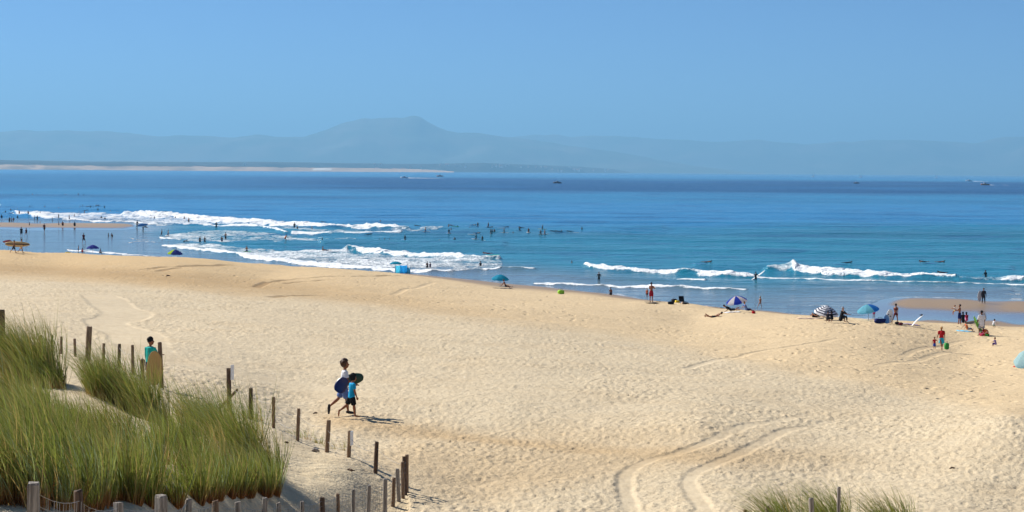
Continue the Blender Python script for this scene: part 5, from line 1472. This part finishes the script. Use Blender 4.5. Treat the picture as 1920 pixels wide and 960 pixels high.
crowd('the surfers waiting right of the middle', 'surfers waiting right of the middle', [(941, 429, 2, 'pw'), (945.5, 439.5, 6, 'bw'), (923, 438.5, 6), (927, 437.5, 5), (920, 442, 6, 'b'), (962, 440.5, 3), (974, 434, 5, 'bn'), (985, 430.5, 3, 'pn'), (991, 439, 4, 'bw'), (1017.5, 432, 7, 'by'), (1014, 443.5, 7, 'b'), (1021, 443, 5, 'bw'), (1046, 438.5, 4, 'pn'), (1053, 434.5, 3), (1055, 438.5, 2, 'pn'), (1077, 438.5, 4, 'pw'), (1091, 431.5, 6)])
crowd('swimmers behind the nearest rollers', 'swimmers behind the nearest rollers', [(605, 470.5, 8), (623, 472.5, 4, 'pw'), (833, 478.5, 2), (1072, 494, 4), (1313, 500.5, 4, 'pn'), (1576, 500.5, 4, 'pn'), (1779, 515.5, 4, 'py')])
crowd('the two sharing a raft at the right', 'pair on a raft at the right', [(1744, 494, 5, 'pn'), (1751, 494, 5, 'p')])
crowd('the two riding bright green boards', 'riders on green boards', [(463, 471.5, 8, 'bg'), (925, 487, 5, 'pg')])

# ------------------------------------------------------------------ boats and their wakes
HULL = mat('hull_white', (.80, .80, .80), .35, .5, .04); HULL_D = mat('hull_dark', (.10, .05, .05), .5, .4, .1); GLASS = mat('cabin_glass', (.03, .04, .05), .15, .5, .05)
def hull_mesh(L, B, Hh):
    bm = bmesh.new(); rows = []
    for i in range(11):
        s = i / 10; w = B / 2 * (1 - max(0, (s - .45) / .55) ** 2.2); w = max(w, .03); y = (s - .5) * L; k = .12 * Hh * s * 2
        rows.append([bm.verts.new(c) for c in ((-w, y, Hh + k), (-w * .85, y, .1), (0, y, -.35), (w * .85, y, .1), (w, y, Hh + k))])
    for a, b in zip(rows[:-1], rows[1:]):
        for j in range(4): bm.faces.new((a[j], a[j + 1], b[j + 1], b[j])).smooth = True
        bm.faces.new((a[4], a[0], b[0], b[4]))
    bm.faces.new(rows[0][::-1]); bm.faces.new(rows[-1])
    bmesh.ops.recalc_face_normals(bm, faces=bm.faces)
    me = bpy.data.meshes.new('hull'); bm.to_mesh(me); bm.free(); return me
WAKE = mat('wake_foam', (.82, .84, .85), .9, .1, .08, .3)
def boat(label, u, v, L, face, hull, cabin=True, wake=0, wlabel=''):
    r = ray(u, v); d = -CAM_H / r[2]; x, y = r[0] * d, d
    root = empty('motor_boat', (x, y, .05), R(face)); tag(root, label, 'boat')
    link('hull', hull_mesh(L, L * .3, L * .13), hull, root)
    if cabin:
        c = link('cabin', box_mesh('cabin', L * .2, L * .3, L * .15, .1, L * .12), HULL, root); link('window', box_mesh('window', L * .205, L * .2, L * .06, .02, L * .18), GLASS, c)
    else:
        for k in (-.15, .12): link('passenger', board_mesh(.9, .6, .7), RUBBER, root, (0, k * L, L * .2))
    if wake:
        n, m = 60, 7; s = np.linspace(0, 1, n)[:, None]; tt = np.linspace(-1, 1, m)[None, :]
        wx = x - math.copysign(1, wake) * (L * .5 + s * abs(wake)) + 0 * tt; wy = y + tt * (L * .35 * (1 - .5 * s)) + 0 * s
        wz = .12 + .5 * (1 - tt ** 2) * (1 - s) * (1 + vnoise(wx * .5, wy * .5, 3)) * (L / 12)
        gap = sstep(-.15, .2, vnoise(wx * .05, wy * 0, 8) + .25)
        o = link('boat_wake', grid_mesh('boat_wake', wx - x, wy - y, wz * gap - .3 * (1 - gap)), WAKE, None, (x, y, 0)); tag(o, wlabel, None, None, 'stuff')
boat('orange-hulled motor boat speeding left near the right edge', 1847, 347, 11, 90, mat('hull_orange', (.55, .22, .10), .4, .4, .05), True, -26, 'white wake trailing the orange boat')
boat('white motor boat speeding left on the far water at the right', 1817, 340, 13, 90, HULL, True, -34, 'white wake trailing the far white boat')
boat('white motor boat trailing foam before the far shore', 758, 334, 12, 90, HULL, True, -60, 'white wake of the boat before the far shore')
boat('dark reddish fishing boat before the far shore', 825, 331, 15, 80, mat('hull_red', (.22, .04, .05), .5, .4, .05), True)
boat('small dark open boat on the dark band of sea', 1045, 343.5, 9, 95, HULL_D, True)
boat('tiny dark boat on the dark band right of the middle', 1606, 344, 8, 90, HULL_D, True)
SAIL = mat('sail_cloth', (.82, .83, .84), .8, .2, .03)
for (u, lab) in [(1523, 'left one of three tiny white sails on the horizon'), (1612, 'middle one of three tiny white sails on the horizon'), (1753, 'right one of three tiny white sails on the horizon')]:
    d = 7000; x = ((u - 960) / FPX) * d; root = empty('sailing_boat', (x, d, .05), R(80)); tag(root, lab, 'sailing boat', 'sails on the horizon')
    link('hull', hull_mesh(11, 3, 1.2), HULL, root)
    bm = bmesh.new(); tube(bm, [(0, .5, 1), (0, .5, 15)], [.12, .06], 6); me = bpy.data.meshes.new('mast'); bm.to_mesh(me); bm.free(); link('mast', me, POLE, root)
    bm = bmesh.new(); vs = [bm.verts.new(c) for c in ((0, .3, 2), (1.0, -2.0, 2), (.9, -4.6, 2), (.5, -1.6, 8), (0, .3, 14.5))]
    bm.faces.new((vs[0], vs[1], vs[3], vs[4])); bm.faces.new((vs[1], vs[2], vs[3])); me = bpy.data.meshes.new('sail'); bm.to_mesh(me); bm.free()
    o = link('sail', me, SAIL, root); sd = o.modifiers.new('thick', 'SOLIDIFY'); sd.thickness = .05

# ------------------------------------------------------------------ the far town
PLAS = [mat('plaster_white', (.86, .85, .82), .8, .2, .05, .05), mat('plaster_cream', (.76, .70, .60), .8, .2, .05, .05), mat('plaster_pink', (.62, .46, .40), .8, .2, .05, .05)]
TILE = mat('roof_tile', (.36, .13, .07), .85, .2, .1, .1)
def house(label, u, rows_up, w, h, tall=False, group='houses of the far town'):
    hm = float(np.interp(u, HU, HM)); dc = float(np.interp(u, HU, HD))
    zb = max(2.0, CAM_H + rows_up / FPX * dc - h)
    row = -(max(0.0, 1 - zb / hm)) ** (1 / 1.3)
    d = dc + row * 420; x = (u - 960) / FPX * dc * (1 + .3 * row * 420 / dc); z = zb + h
    root = empty('building', (x, d, z - h), random.uniform(-.4, .4)); tag(root, label, 'building', group)
    pl_ = random.choice(PLAS[:2]) if tall else random.choice(PLAS)
    o = link('wall', box_mesh('wall', w, w * .6, h + 8, 0, -8), pl_, root)
    if not tall:
        bm = bmesh.new(); a, b, k = w * .54, w * .36, h * .45
        vs = [bm.verts.new(c) for c in ((-a, -b, h), (a, -b, h), (a, b, h), (-a, b, h), (-a, 0, h + k), (a, 0, h + k))]
        for f in ((0, 1, 5, 4), (2, 3, 4, 5), (1, 2, 5), (3, 0, 4), (3, 2, 1, 0)): bm.faces.new([vs[i] for i in f])
        me = bpy.data.meshes.new('roof'); bm.to_mesh(me); bm.free(); link('roof', me, TILE, root)
    nf = max(1, int(h / 6)); nw = 3
    bm_w = box_mesh('window', w * .12, .6, h / nf * .45)
    for i in range(nf):
        for j in range(nw): link('window', bm_w, GLASS if not bm_w.materials else None, root, ((j - 1) * w * .3, -w * .3, h * (i + .3) / nf))
spots = [(463, 11.5, 18, 22, 1), (703, 11.5, 20, 14, 0), (714, 11.5, 18, 14, 0), (709, 4, 30, 14, 0), (742, 3.2, 34, 12, 0), (758, 3.4, 34, 12, 0), (770, 6.5, 16, 12, 0), (790, 7, 18, 14, 0), (826, 12, 20, 16, 0), (838, 12, 36, 14, 0), (855, 12, 20, 14, 0), (871, 13, 20, 26, 1), (872, 10, 16, 14, 0),
         (922, 10, 18, 14, 0), (929, 10.5, 18, 16, 0), (936, 14, 26, 26, 1), (938, 9.5, 30, 14, 0), (946, 12, 16, 22, 1), (951, 14, 24, 28, 1), (975, 9.5, 20, 14, 0), (989, 10, 16, 14, 0), (1003, 9.5, 18, 14, 0), (1013, 10.5, 16, 18, 1), (1021, 9, 34, 14, 0), (1034, 6, 18, 14, 0), (1044, 4, 18, 18, 0), (1050, 3, 20, 16, 0), (1066, 10, 30, 26, 1), (1074, 5, 30, 14, 0), (1081, 4, 42, 16, 0), (1086, 6, 18, 14, 0), (1131, 6.5, 16, 34, 1), (1138, 5, 18, 16, 0), (1110, 4, 18, 14, 0)]
for i, (u, up_, w, h, tall) in enumerate(sorted(spots)):
    word = (ORD + ['thirty-first', 'thirty-second', 'thirty-third', 'thirty-fourth'])[i]
    house(('tall pale block' if tall else 'small pale tiled house') + f' on the far coast, {word} building from the left', u, up_, w, h, tall)
d_ = 12750; pb = (605 - 960) / FPX * d_
gx, gy = np.meshgrid(np.linspace(-62, 62, 24), np.linspace(-110, 40, 14))
gz = 16 * sstep(-110, -10, gy) * (1 - .25 * np.abs(gx / 62) ** 3) + 1.2 * fbm(gx * .05, gy * .05, 3, 9)
ob = link('sand_bank', grid_mesh('sand_bank', gx, gy, gz), mat('pale_sand', (.78, .72, .64), .95, .1, .05, .05), None, (pb, d_, 9)); tag(ob, 'bright bare sand bank on the far shore', 'sand bank')
